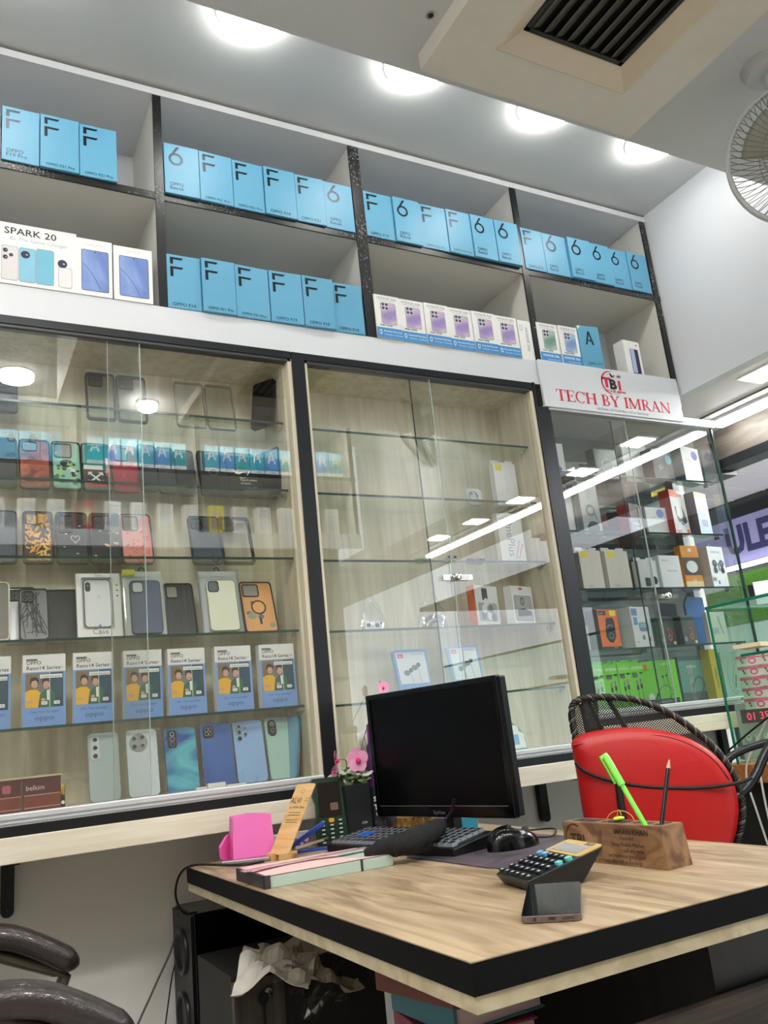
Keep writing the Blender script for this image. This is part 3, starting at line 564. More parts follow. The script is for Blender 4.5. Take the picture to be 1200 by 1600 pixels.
# shelf 3 (z .503)
case('dark grey woven phone case at the left edge of the photo, third shelf up', -28, 27, 885, S[2], wood('woven_grey', (52, 58, 70), (84, 92, 106), (60, 60, 60), 6, .5), None)
case('phone case with yellow and orange angular pattern on dark brown', 36, 85, 883, S[2], M_('case_brown', (72, 50, 44)), 'open', deco=shards([yel, yel, yel2, M_('case_orange', (236, 152, 60))], 84))
case('dark red and black phone case with a white outlined heart', 89, 140, 882, S[2], M_('case_charcoal', (40, 44, 48)), 'rings', deco=heart, cs=(.46, .36))
case('black phone case scattered with small white and gold planets', 143, 194, 882, S[2], M_('case_navy', (22, 28, 38)), 'rings', deco=dots([whitep, yel2, M_('case_gold', (206, 150, 90))], 9), cs=(.62, .30))
case('pink phone case with tiny purple fish pattern', 192, 242, 883, S[2], M_('case_pink', (240, 150, 140)), 'open', deco=dots([M_('case_purple', (140, 110, 150)), M_('case_rose', (200, 100, 110))], 34, .0032, 5), cs=(.5, .3), rim=M_('case_rim_violet', (70, 60, 90)))
case('plain slate blue phone case with a small camera window', 302, 351, 884, S[2], M_('case_slate', (62, 72, 86)), 'rings', rz=.0, cs=(.36, .24))
case('clear phone case with black bumper and olive camera corner', 350, 400, 884, S[2], None, 'rings', clear=True, rim=M_('bumper_black', (30, 32, 34)), cs=(.42, .26), rw=.0065, camlabel='olive camera corner')
# shelf 2 (z .300)
case('phone case with cream rim cut by the left edge, second shelf up', -32, 16, 997, S[1], M_('case_taupe', (110, 106, 98)), None, rim=M_('cream_rim', (206, 202, 172)), deco=lambda b, w, h: b.flat(circ(.011, 18, .0, .07), whitep, -.0024))
case('mirror silver phone case with a rounded black top corner', 8, 58, 996, S[1], M_('silver_case', (200, 204, 208), .25, metal=.7), 'rings', cs=(.44, .2), y=2.235)
case('clear phone case printed with black cracked web lines', 30, 78, 998, S[1], M_('web_case', (120, 122, 124), .3, metal=.4), 'rings', h=.145, tilt=.34, y=2.18, deco=lambda b, w, h: [b.line([(R_.uniform(-.034, .034), R_.uniform(.006, .14)) for _ in range(3)], .0022, ink, -.0023-.00001*i) for R_ in [random.Random(9)] for i in range(16)])
case('dark charcoal phone case with embossed letters XO', 72, 126, 996, S[1], M_('case_dark', (36, 40, 46)), None, h=.15, y=2.235, deco=lambda b, w, h: (b.text('XO', -.03, .06, .022, M_('embossed', (20, 22, 26)), -.0024, bold=.02), b.rect(-.001, .002, 0, h-.006, M_('embossed', (20, 22, 26)), -.0023)))
def carton(name, label, cat, xa, xb, pyb, z, h, d, m, group=None, tilt=0, rz=0, y=None, side=None):
    x, yy, w = spot(xa, xb, pyb, z, y); t = thing(name, label, cat, (x, yy, z+.0005), (-tilt, 0, rz), group)
    return t, w
t, w = carton('case_carton', 'white window carton holding a white phone case, printed Case', 'box', 122, 193, 993, S[1], .19, .02, None, tilt=.22, y=2.175)
h = .178; b = MB(); b.ring(rrect(w, h, .001, 2, 0, h/2), rrect(w*.70, h*.80, .004, 2, .0-w*.03, h*.54), 0, .012, whitep); b.rect(-w/2, 0, w/2, h, whitep, .012)
b.text('Case', 0, .012, .020, grayink, -.0006, 'c'); b.flat([(-.004, .034), (0, .030), (.004, .034), (0, .038)], bandb, -.0006); b.text('Typo', 0, h-.008, .008, grayink, -.0006, 'c')
for q in (.145, .13, .115): b.flat(circ(.0028, 10, w*.42, q, .7), ink, -.0006)
obj('carton_frame', b, t)
c = MB(); c.prism(rrect(w*.62, h*.74, .010, 5, -w*.03, h*.54), .002, .008, M_('white_case', (214, 216, 216), .3)); c.flatring(rrect(w*.62, h*.74, .010, 5, -w*.03, h*.54), rrect(w*.58, h*.72, .009, 5, -w*.03, h*.54), ink, .0015)
c.flat(rrect(.013, .026, .006, 4, -w*.24, h*.79), ink, .001); c.flat(circ(.003, 12, -w*.24, h*.81), M_('lens_dot', (110, 110, 116)), .0006); c.flatring(circ(.004, 14, 0, h*.64), circ(.003, 14, 0, h*.64), grayink, .001); obj('phone_case', c, t)
def blister(label, xa, xb, pyb, z, backm, casem, tagm, cutm, y=None, tilt=.22):
    t, w = carton('case_package', label, 'package', xa, xb, pyb, z, 0, 0, None, tilt=tilt, y=y); h = .182
    b = MB(); b.box(-w/2, .002, 0, w/2, .006, h, backm); b.box(-w/2, -.010, 0, -w/2+.003, .002, h, clearp); b.box(w/2-.003, -.010, 0, w/2, .002, h, clearp); b.flatring(circ(.009, 14, 0, h+.004), circ(.006, 14, 0, h+.004), ink, .003)
    if tagm: b.rect(-w/2, h-.016, -w/2+.032, h, tagm, -.0105)
    b.text('anti-scratch shell', 0, h-.018, .006, grayink, .001, 'c'); obj('backing_card', b, t)
    c = MB(); cw = w*.74; O = rrect(cw, .148, .011, 5, w*.03, .078); c.prism(O, -.008, .001, casem); c.flatring(O, rrect(cw-.003, .145, .010, 5, w*.03, .078), ink, -.0084)
    o2 = rrect(.030, .032, .007, 4, w*.03-cw/2+.020, .132); c.ring(o2, rrect(.025, .027, .006, 4, w*.03-cw/2+.020, .132), -.010, -.008, ink); c.flat(rrect(.025, .027, .006, 4, w*.03-cw/2+.020, .132), cutm, -.0085)
    obj('phone_case', c, t); return t
blister('package with a slate blue phone case and a yellow corner tag', 196, 262, 992, S[1], M_('clear_pack_back', (196, 202, 196)), M_('case_blue_slate', (70, 88, 114)), M_('tag_yellow', (214, 214, 60)), M_('cut_pale', (196, 204, 204)))
case('black phone case with vertical wood grain ridges', 262, 310, 990, S[1], wood('ridged_black', (14, 18, 24), (48, 56, 64), (90, 10, 4), 3, .4), 'open', cs=(.40, .24), y=2.2)
blister('package with a cream phone case on a grey card', 318, 382, 987, S[1], M_('card_grey', (178, 186, 188)), M_('case_cream', (226, 228, 204)), None, M_('cut_dark', (96, 104, 108)))
def ringdeco(b, w, h):
    dots([M_('patch_purple', (110, 104, 140)), M_('patch_green', (150, 160, 120))], 9, .012, 4)(b, w, h)
    b.flatring(circ(.022, 26, 0, .078), circ(.0175, 26, 0, .078), ink, -.0026); b.flat(circ(.0175, 22, 0, .078), M_('patch_orange', (238, 176, 104)), -.0027); b.rect(-.003, .026, .004, .046, ink, -.0026)
case('orange and purple phone case with a black magnetic ring', 384, 436, 984, S[1], M_('case_orange2', (232, 168, 104)), 'open', deco=ringdeco, cs=(.5, .25), y=2.19)
# shelf 4 (z .703)
z4 = S[3]
case('black phone case at the left edge of the photo, fourth shelf up', -26, 27, 766, z4, M_('case_coal', (44, 46, 50)), None)
case('orange red marbled phone case on the fourth shelf up', 30, 80, 767, z4, wood('marble_red', (96, 34, 28), (206, 104, 70), (9, 9, 9), 3, .4), 'open', cs=(.5, .2))
def splash(b, w, h):
    dots([M_('mint_dark', (54, 110, 96)), ink, M_('leaf_green', (150, 210, 90)), whitep], 30, .006, 11)(b, w, h); b.flat(circ(.017, 9, .0, .085, .8), M_('ink_dark', (30, 40, 40)), -.003); b.flat([(.0, .078), (.016, .076), (.014, .09), (.008, .084), (.004, .092)], M_('leaf_green', (150, 210, 90)), -.0031)
case('mint green phone case with splashed dark cartoon doodles', 82, 129, 768, z4, M_('case_mint', (150, 204, 178)), 'open', deco=splash, cs=(.6, .3))
def arrows(b, w, h):
    b.rect(-w*.44, .012, w*.44, .070, M_('arrow_ground', (52, 52, 54)), -.0022); b.rect(-w*.44, .070, w*.2, .084, whitep, -.0023)
    for s in (-1, 1):
        b.line([(-.004-.018*s, .026), (-.004+.018*s, .060)], .0045, whitep, -.0025)
        for v in (.026, .060): b.line([(-.004+.018*s, v+(.009 if v < .04 else -.009)), (-.004+.018*s, v), (-.004+.008*s, v)], .003, whitep, -.0026)
    b.rect(-w*.42, .012, w*.3, .024, M_('stripe_red', (196, 56, 60)), -.0027); b.rect(w*.30, .05, w*.44, .11, M_('strip_pink_red', (200, 50, 70)), -.0024); b.text('Supreme', w*.40, .060, .014, whitep, -.003, rot=PI/2, bold=.02)
case('teal phone case with crossed white arrows and red strip', 130, 177, 769, z4, M_('case_teal', (24, 130, 124)), None, deco=arrows)
case('crimson phone case on the fourth shelf up', 178, 222, 772, z4, M_('case_crimson', (178, 24, 60)), 'open', rim=M_('crimson_rim', (120, 20, 44)), cs=(.5, .3))
for i, (xa, xb, py) in enumerate(((228, 250, 777), (250, 279, 777), (279, 310, 778))): case('plain dark phone case, %s of three standing side by side right of the crimson one' % ('left', 'middle', 'right')[i], xa-8 if i == 0 else xa, xb, py, z4, M_('case_graphite', (36, 44, 50)), None, group='plain dark cases', y=2.215+.012*i)
case('black phone case with a grey outlined hexagon', 316, 362, 781, z4, M_('case_black', (20, 24, 28)), None, deco=lambda b, w, h: b.flatring(circ(.015, 6, 0, .085), circ(.0135, 6, 0, .085), grayink, -.0024))
def swoosh(b, w, h):
    P = [(-.026, .094), (-.023, .082), (-.012, .080), (.014, .096), (.004, .091), (-.012, .088), (-.02, .090)]; b.flat(P, whitep, -.0024); b.line([(.012, .078), (.022, .094)], .0022, whitep, -.0024)
    for q, s in ((.066, 'Sport'), (.058, 'Type-A edition'), (.045, 'STUDIO'), (.03, 'made for daily')): b.text(s, -.012, q, .0085, whitep, -.0024, bold=.01)
case('black phone case printed with a white swoosh and small text', 362, 410, 783, z4, M_('case_black', (20, 24, 28)), None, deco=swoosh)
case('plain black phone case right of the swoosh printed one', 410, 452, 781, z4, M_('case_black', (20, 24, 28)), None)
# shelf 5 (z .909)
z5 = S[4]
def clear_case(label, xa, xb, pyb, rim, camo=True, y=None):
    return case(label, xa, xb, pyb, z5, None, 'rings' if camo else None, clear=True, rim=rim, cs=(.5, .25), y=y, tilt=.22, rw=.0055 if camo else .003)
case('dark blue grey phone case with a ring, top shelf at the left edge', -18, 28, 650, z5, M_('case_bluegrey', (52, 58, 74)), None, h=.15, deco=lambda b, w, h: b.flatring(circ(.02, 24, 0, .1), circ(.015, 24, 0, .1), black, -.0024))
clear_case('clear phone case with thick black bumper, left of the pair on the top shelf', 136, 183, 661, M_('bumper_black', (30, 32, 34)))
clear_case('clear phone case with thick black bumper, right of the pair on the top shelf', 185, 232, 664, M_('bumper_black', (30, 32, 34)))
tr = M_('clear_rim', (150, 150, 138), .2)
clear_case('nearly invisible clear phone case, left one on the top shelf', 278, 325, 674, tr, False)
clear_case('nearly invisible clear phone case, right one on the top shelf', 327, 371, 677, tr, False)
t = case('dark phone case leaning on the side panel at the top shelf right end', 405, 445, 672, z5, black, None, rz=-1.0, y=2.195, tilt=.16); t.location.x = .828
t = case('dark phone case leaning on the side panel one shelf below the top', 415, 455, 775, z4, black, None, rz=-1.1, y=2.22, tilt=.10, h=.15); t.location.x = .846
# ------------------------------------------------------------------ printed cartons with the portrait picture (z .097)
pw = M_('poster_blue', (118, 158, 216)); skin = M_('poster_skin', (206, 158, 136)); hair = M_('poster_hair', (44, 34, 32)); shirt1 = M_('poster_yellow', (232, 178, 48)); shirt2 = M_('poster_green', (44, 104, 78)); pdark = M_('poster_dark', (58, 58, 60)); pteal = M_('poster_teal', (28, 66, 82)); pgrey = M_('poster_grey', (120, 116, 112))
for i, (xa, xb, py) in enumerate([(0, 74, 1143), (160, 475, 0), (530, 825, 0), (900, 1180, 0), (110, 365, 1), (430, 675, 1), (732, 970, 1)]):
    if i == 0: xa, xb = -50, 16
    elif py == 0: xa, xb = xa/4.615, xb/4.615
    else: xa, xb = 240+xa/4.286, 240+xb/4.286
    py = 1143-(xa+xb)/2*.078; a = onY(xa, py, 2.158).x; c = onY(xb, py, 2.158).x; w = c-a; h = .168
    t = thing('phone_carton', 'carton with a picture of two people, %s' % ('cut by the left edge of the photo', 'second from the left on its shelf', 'third from the left on its shelf', 'centre one of the seven on its shelf', 'third from the right on its shelf', 'second from the right on its shelf', 'rightmost on its shelf')[i], 'box', (a, 2.158, S[0]+.0005), (-.03, 0, random.uniform(-.03, .05)), 'reno picture cartons')
    t['group'] = 'phone cartons with the two person picture'
    b = MB(); b.box(0, 0, 0, w, .03, h, whitep); b.rect(0, 0, w, h*.755, pw, -.0003)
    b.rect(w*.08, h*.915, w*.34, h*.94, M_('tab_grey', (90, 92, 96)), -.0005); b.text('OPPO', w*.08, h*.86, .0125, ink, -.0005, bold=.005); b.text('Reno14 Series', w*.08, h*.785, .0130, ink, -.0005, bold=.005); b.text('5G', w*.86, h*.80, .006, grayink, -.0005)
    b.text('Own Your Spotlight', w*.5, h*.185, .0078, M_('poster_navy', (50, 74, 140)), -.0005, 'c'); b.text('oppo', w*.5, h*.085, .0165, M_('poster_navy2', (58, 78, 128)), -.0005, 'c', sx=1.25); obj('carton_body', b, t)
    x0, x1, z0, z1 = w*.06, w*.94, h*.26, h*.74; W, H = x1-x0, z1-z0
    q = MB(); q.rect(x0, z0, x1, z1, pdark, -.0006); q.rect(x0, z0+H*.25, x0+W*.62, z1, pgrey, -.0007); q.rect(x0+W*.63, z0, x1, z1, pteal, -.0007); q.rect(x0+W*.04, z0+H*.45, x0+W*.28, z1-.004, M_('poster_blonde', (130, 104, 66)), -.0008)
    for k in range(5): q.rect(x0+W*(.68+.06*k), z0+H*.3, x0+W*(.70+.06*k), z1, M_('poster_teal2', (36, 90, 110)), -.0008)
    q.flat([(x0, z0), (x0+W*.34, z0), (x0+W*.37, z0+H*.25), (x0+W*.40, z0+H*.42), (x0+W*.30, z0+H*.52), (x0+W*.13, z0+H*.52), (x0, z0+H*.46)], shirt1, -.0010)
    q.flat([(x0+W*.37, z0), (x0+W*.75, z0), (x0+W*.78, z0+H*.40), (x0+W*.66, z0+H*.52), (x0+W*.52, z0+H*.50), (x0+W*.38, z0+H*.36)], shirt2, -.0011); q.flat([(x0+W*.57, z0+H*.2), (x0+W*.63, z0+H*.2), (x0+W*.63, z0+H*.50), (x0+W*.56, z0+H*.48)], whitep, -.0012)
    for cx, cz in ((.24, .68), (.55, .65)): q.flat(circ(W*.115, 18, x0+W*cx, z0+H*(cz+.07), 1.1), hair, -.0013); q.flat(circ(W*.085, 16, x0+W*cx, z0+H*cz, 1.3), skin, -.0014); q.flat(circ(W*.09, 12, x0+W*cx-W*.01, z0+H*(cz+.15), .55), hair, -.0015); q.rect(x0+W*(cx-.03), z0+H*(cz-.055), x0+W*(cx+.03), z0+H*(cz-.045), M_('poster_lip', (170, 90, 90)), -.0016)
    q.flat(circ(W*.09, 10, x0+W*.12, z0+H*.17, .5), skin, -.0016); q.flat(circ(W*.06, 10, x0+W*.47, z0+H*.22, .7), skin, -.0016)
    q.rect(x0+W*.635, z0, x0+W*.65, z1, whitep, -.0017); q.rect(x0+W*.38, z1-H*.16, x1-.002, z1-H*.05, whitep, -.0018); q.text('AI Flash Photography', x0+W*.42, z1-H*.135, .0052, ink, -.0020)
    for a0 in (.42, .75): q.flat(rrect(W*.16, H*.10, .002, 3, x0+W*(a0+.08), z0+H*.12), whitep, -.0018); q.text('OFF' if a0 < .5 else 'ON', x0+W*(a0+.08), z0+H*.10, .0045, ink, -.0021, 'c')
    obj('picture', q, t, label='printed picture of a person in yellow and a person in green')
# ------------------------------------------------------------------ phones standing on the cabinet floor
def phone(label, xa, xb, pyb, z, bm, cam, h=.162, tilt=.2, rz=0, y=2.165, parent=None):
    x, yy, w = spot(xa, xb, pyb, z, y); t = thing('smartphone', label, 'phone', (x, yy, z+.0005), (-tilt, 0, rz))
    b = MB(); O = rrect(w, h, .011, 6, 0, h/2); b.prism(O, -.0035, .0045, bm, None, True); b.flatring(O, rrect(w-.0025, h-.0025, .010, 6, 0, h/2), M_('phone_rim', (120, 130, 142), .25, metal=.6), -.0037); obj('body', b, t, bevel=.001); cam(t, w, h); return t
def camisl(shape, lens, m=black, lm=None, ring=chrome, y0=-.0055):
    def f(t, w, h):
        c = MB(); P = shape(w, h)
        if P: c.prism(P, y0, -.003, m)
        o = obj('camera_module', c if P else MB().rect(-w*.3, h*.8, -w*.29, h*.801, m, -.004), t)
        for a, b, r in lens:
            l = MB(); l.prism(circ(r, 18, a*w, b*h), y0-.0012, y0+.001, lm or gloss); l.flatring(circ(r, 18, a*w, b*h), circ(r*.82, 18, a*w, b*h), ring, y0-.0015); obj('lens', l, o)
    return f
zf = -.088
phone('pale grey green phone with three square lenses in a column', 140, 190, 1247, zf, M_('phone_sage', (168, 182, 180), .25), camisl(lambda w, h: rrect(w*.28, h*.37, .008, 5, -w*.27, h*.78), [(-.27, .90, .0058), (-.27, .78, .0058), (-.27, .66, .0058)], M_('island_silver', (190, 196, 196), .3)), y=2.15)
phone('white phone with a large round four lens camera', 201, 251, 1234, zf, M_('phone_white', (212, 220, 226), .22), camisl(lambda w, h: circ(w*.29, 28, -w*.10, h*.80), [(-.24, .86, .0062), (.02, .87, .0062), (-.24, .74, .0062), (.02, .75, .0055)], M_('island_glass', (150, 158, 160), .2)), y=2.15)
gblue = wood('phone_gradient_teal', (24, 70, 150), (110, 210, 214), (3, 3, 9), 1.2, .18, 5)
phone('shiny teal to blue gradient phone', 262, 313, 1236, zf, gblue, camisl(lambda w, h: rrect(w*.28, h*.27, .006, 5, -w*.25, h*.82), [(-.25, .90, .0055), (-.25, .82, .0055), (-.25, .74, .005)]), h=.158, y=2.15)
phone('deep blue phone with a square black camera and fingerprint circle', 320, 370, 1228, zf, wood('phone_deep_blue', (34, 72, 138), (72, 118, 190), (4, 4, 3), 1., .25, 2), camisl(lambda w, h: rrect(w*.33, h*.185, .007, 5, -w*.24, h*.86), [(-.30, .90, .005), (-.18, .90, .005), (-.30, .83, .005), (-.18, .83, .0045)]), y=2.165)
phone('light blue phone with separate round lenses', 372, 420, 1222, zf, M_('phone_light_blue', (140, 176, 220), .3), camisl(lambda w, h: None, [(-.30, .90, .0062), (-.30, .81, .0062), (-.30, .71, .0062), (-.10, .87, .004), (-.10, .77, .0045)]), y=2.17)
phone('pale mint phone with an oval black camera', 423, 467, 1216, zf, M_('phone_mint', (164, 200, 188), .28), camisl(lambda w, h: rrect(w*.30, h*.26, .012, 6, -w*.24, h*.82), [(-.24, .88, .0055), (-.24, .78, .0055)]), y=2.175, h=.165)
t = phone('steel blue phone turned sideways against the cabinet side', 450, 490, 1212, zf, M_('phone_steel_blue', (104, 156, 184), .25), camisl(lambda w, h: rrect(w*.30, h*.24, .004, 6, -w*.24, h*.84), []), y=2.185, rz=-.95, tilt=.2); t.location.x = .825
# small stuff on the cabinet floor
for i, (xa, xb, py, ww) in enumerate(((-14, 33, 1262, 'left'), (37, 95, 1256, 'right'))):
    x, yy, w = spot(xa, xb, py, zf, 2.155); b = MB(); b.box(-w/2, 0, 0, w/2, .045, .072, M_('maroon_box', (84, 26, 36), .35)); b.box(-w/2-.003, -.003, .072, w/2+.004, .048, .076, M_('box_lid_cream', (200, 180, 150)))
    b.rect(-w/2, .004, w/2, .034, M_('box_copper', (120, 50, 34), .3), -.0004); b.rect(-w/2, .033, w/2, .035, M_('box_gold_line', (190, 140, 130)), -.0006); b.rect(-w/2, .006, w/2, .008, M_('box_gold_line', (190, 140, 130)), -.0006)
    if i: b.text('belkim', -w/2+.004, .045, .015, M_('silver_print', (200, 180, 180)), -.0006, bold=.01)
    else: b.flat(rrect(.018, .018, .004, 3, 0, .052), M_('box_badge', (170, 90, 100)), -.0006)
    o = obj('perfume_box', b, None, (x, yy, zf), rot=(0, 0, .04)); tag(o, 'small maroon perfume box, %s of the two on the cabinet floor' % ww, 'box', 'maroon perfume boxes')
p = onZ(102, 1262, zf); t = thing('roll_on_vial', 'small dark perfume vial with a gold cap', 'vial', (p.x, 2.16, zf))
obj('vial_body', MB().lathe([(.0055, 0), (.0055, .026), (.004, .028)], black, 16), t); obj('cap', MB().lathe([(.006, .028), (.006, .049), (.0055, .050)], M_('gold', (196, 160, 70), .2, metal=.9), 16), t, label='gold cap')
obj('vial_label', MB().prism(circ(.004, 12, 0, .011), -.0062, -.0054, whitep), t)
for xa, xb, py, hh, lb in ((307, 324, 1232, .006, 'tiny white price card on the cabinet floor, left'), (325, 353, 1229, .012, 'small white carton lying in front of the deep blue phone'), (355, 385, 1225, .004, 'flat white card lying in front of the light blue phone')):
    x, yy, w = spot(xa, xb, py, zf, 2.135); b = MB(); b.box(-w/2, 0, 0, w/2, .018, hh, whitep); tag(obj('small_carton', b, None, (x, yy, zf+.001), bevel=.0008), lb, 'card')
# ------------------------------------------------------------------ middle cabinet contents
def pack(label, xa, xb, pyb, z, h, d, face, deco=None, y=2.17, rz=0, tilt=0, side=None, name='accessory_box', cat='box', group=None, tab=False, bev=0):
    x, yy, w = spot(xa, xb, pyb, z, y); w /= max(.5, math.cos(rz)); b = MB(); b.box(-w/2, 0, 0, w/2, d, h, side or face); b.rect(-w/2, 0, w/2, h, face, -.0003)
    if tab:
        P = [(-w/2, h), (w/2, h), (w/2, h+.014), (w*.18, h+.014), (w*.14, h+.008), (-w*.14, h+.008), (-w*.18, h+.014), (-w/2, h+.014)]; b.prism(P, d*.5, d*.5+.002, face)
    if deco: deco(b, w, h)
    o = obj(name, b, None, (x, yy, z+.0006), (-tilt, 0, rz)); return tag(o, label, cat, group)
MS = [.090, .293, .497, .699, .899]
yt = M_('yellow_tag', (236, 218, 40)); pgreyc = M_('pale_grey_print', (200, 202, 204))
def d_cable(b, w, h): b.rect(-w*.42, h*.82, -w*.12, h*.97, yt, -.0006); b.text('CABLE', -w*.3, .010, .010, grayink, -.0006); b.line([(0, h*.7), (w*.05, h*.5), (0, h*.35)], .002, pgreyc)
pack('white hanging carton with a yellow square on a middle cabinet shelf', 778, 812, 784, MS[3], .150, .025, whitep, d_cable, y=2.19, tab=True)
# round white earbud case in a bag
x, yy, w = spot(730, 757, 781, MS[3], 2.2); t = thing('earphone_case', 'small square white earphone case with coiled white wire', 'earphones', (x, yy, MS[3]+.001), (-.1, 0, 0))
b = MB(); b.prism(rrect(.058, .058, .016, 6, 0, .029), 0, .016, M_('clear_white', (214, 218, 218), .2)); obj('case_body', b, t, bevel=.003)
b = MB(); b.tube([(-.006+.018*math.cos(a)*(1-.02*a), -.001, .030+.020*math.sin(a)) for a in [i*.35 for i in range(46)]], .0007, grayink, 5); b.flat(circ(.005, 12, -.012, .04), grayink, -.001); obj('earphone_wire', b, t)
def d_one(b, w, h): b.text('OnePlus', -w*.18, h*.93, .040, M_('one_grey', (150, 154, 158)), -.0006, rot=-PI/2); b.rect(w*.18, h*.86, w*.36, h*.95, red, -.0006); b.line([(w*.1, h*.12), (w*.2, h*.3), (w*.3, h*.46)], .0025, red, -.0007); b.line([(w*.22, h*.1), (w*.3, h*.25), (w*.42, h*.4)], .0025, red, -.0007); b.rect(w*.06, h*.10, w*.18, h*.16, pgreyc, -.0008)
pack('tall white carton lettered OnePlus in grey, middle cabinet', 786, 824, 881, MS[2], .172, .022, whitep, d_one, y=2.185)
def bag(label, xa, xb, pyb, z, inner, seed, y=2.2, hh=.05, col=None):
    x, yy, w = spot(xa, xb, pyb, z, y); R = random.Random(seed); t = thing('plastic_bag_item', label, 'bagged item', (x, yy, z+.0006))
    def fn(u, v):
        a = u*2*PI; k = 1-.75*v**1.5; return ((w/2*math.cos(a)*k)*(1+.12*math.sin(5*a+seed)), .022*math.sin(a)*k+.01*v, hh*v*(1+.15*math.sin(3*a+seed)))
    obj('clear_bag', MB().grid(fn, 22, 8, clearp), t); inner(t, w); return t
def in_green(t, w): b = MB(); b.grid(lambda u, v: (w*.38*math.cos(2*PI*u)*math.sin(PI*v), .014*math.sin(2*PI*u)*math.sin(PI*v), .010-.008*math.cos(PI*v)), 16, 8, M_('bag_green', (40, 150, 110))); obj('green_item', b, t)
def in_eyes(t, w):
    b = MB(); b.grid(lambda u, v: (w*.40*math.cos(2*PI*u)*math.sin(PI*v), .014*math.sin(2*PI*u)*math.sin(PI*v), .010-.008*math.cos(PI*v)), 16, 8, M_('bag_yellow', (224, 214, 120))); 
    for c in (-.012, .010): b.prism(circ(.008, 14, c, .022), -.010, -.004, whitep); b.prism(circ(.005, 12, c, .022), -.012, -.010, ink)
    obj('yellow_item', b, t)
def in_brown(t, w): b = MB(); b.tube([(w*.36*math.cos(i*.9), .008*math.sin(i*1.7), .010+.007*math.sin(i*1.3)) for i in range(26)], .0035, M_('cord_brown', (92, 56, 50)), 6); obj('coiled_cord', b, t)
bag('clear bag with a green item near the glass door gap', 642, 674, 876, MS[2], in_green, 1, hh=.022)
bag('clear bag with a yellow item showing two round eyes', 688, 722, 877, MS[2], in_eyes, 2, hh=.030)
bag('clear bag with a coiled brown cord left of the tall white carton', 724, 760, 877, MS[2], in_brown, 3, hh=.025)
def in_pad(t, w):
    b = MB(); b.prism([(x*.9, z*.9+.004) for x, z in rrect(.075, .030, .014, 6, 0, .015)], -.006, .010, M_('pad_white', (222, 224, 224))); b.prism(circ(.006, 12, -.018, .020), -.009, -.005, ink); b.prism(circ(.006, 12, .010, .018), -.009, -.005, ink); b.prism(circ(.003, 10, .024, .024), -.008, -.005, ink); obj('white_gadget', b, t)
def in_grey(t, w): b = MB(); b.tube(smoothpath([(-.04, 0, .006), (-.03, 0, .03), (0, -.004, .040), (.03, 0, .03), (.038, 0, .006)]), .006, M_('grey_strap', (110, 114, 116)), 8); b.tube(smoothpath([(-.03, -.008, .004), (-.015, -.008, .020), (.01, -.008, .024), (.028, -.008, .008)]), .005, M_('grey_strap', (110, 114, 116)), 8); obj('grey_straps', b, t)
bag('clear plastic bag with a small white gadget with black buttons', 560, 606, 977, MS[1], in_pad, 4, hh=.10)
bag('clear plastic bag holding folded grey straps', 655, 706, 977, MS[1], in_grey, 5, hh=.105)
org = M_('orange_card', (232, 112, 36))
def d_orange(b, w, h):
    b.rect(-w*.46, h*.06, w*.46, h*.95, whitep, -.0005); b.flat(rrect(w*.24, h*.3, .003, 3, -w*.08, h*.78), M_('dark_gadget', (70, 70, 76)), -.0008); b.flat(rrect(w*.8, h*.46, .006, 4, 0, h*.34), M_('window_grey', (170, 174, 180)), -.0007)
    for i, (cx, cz) in enumerate(((-.2, .25), (.05, .25), (.22, .22), (-.15, .42), (.12, .42), (-.05, .58))): b.flat(circ(w*.11, 12, w*cx, h*cz), whitep if i % 2 else M_('gadget_grey', (120, 124, 130)), -.0009-.00005*i)
    b.text('Adapter', 0, h*.02, .008, org, -.0006, 'c')
t = pack('white faced box with orange sides in the middle cabinet', 741, 789, 973, MS[1], .128, .03, whitep, d_orange, y=2.17, rz=.35, side=org)
def d_strap(b, w, h):
    b.flatring(rrect(w*.84, h*.66, .006, 4, 0, h*.42), rrect(w*.78, h*.63, .005, 4, 0, h*.42), grayink, -.0005); b.flat(rrect(w*.78, h*.63, .005, 4, 0, h*.42), M_('window_shade', (176, 176, 172)), -.0004)
    b.flatring(rrect(w*.16, h*.2, w*.07, 4, -.004, h*.6), rrect(w*.09, h*.15, w*.04, 4, -.004, h*.6), ink, -.0008); b.flat([(-w*.3, h*.2), (w*.36, h*.24), (w*.36, h*.34), (0, h*.42), (-w*.3, h*.38)], M_('case_black', (20, 24, 28)), -.0009); b.flat(rrect(w*.16, h*.06, .002, 3, -w*.05, h*.93), red, -.0008)
pack('white window box with a black keyring case beside the orange sided box', 800, 842, 971, MS[1], .125, .03, whitep, d_strap, y=2.17, rz=.3)
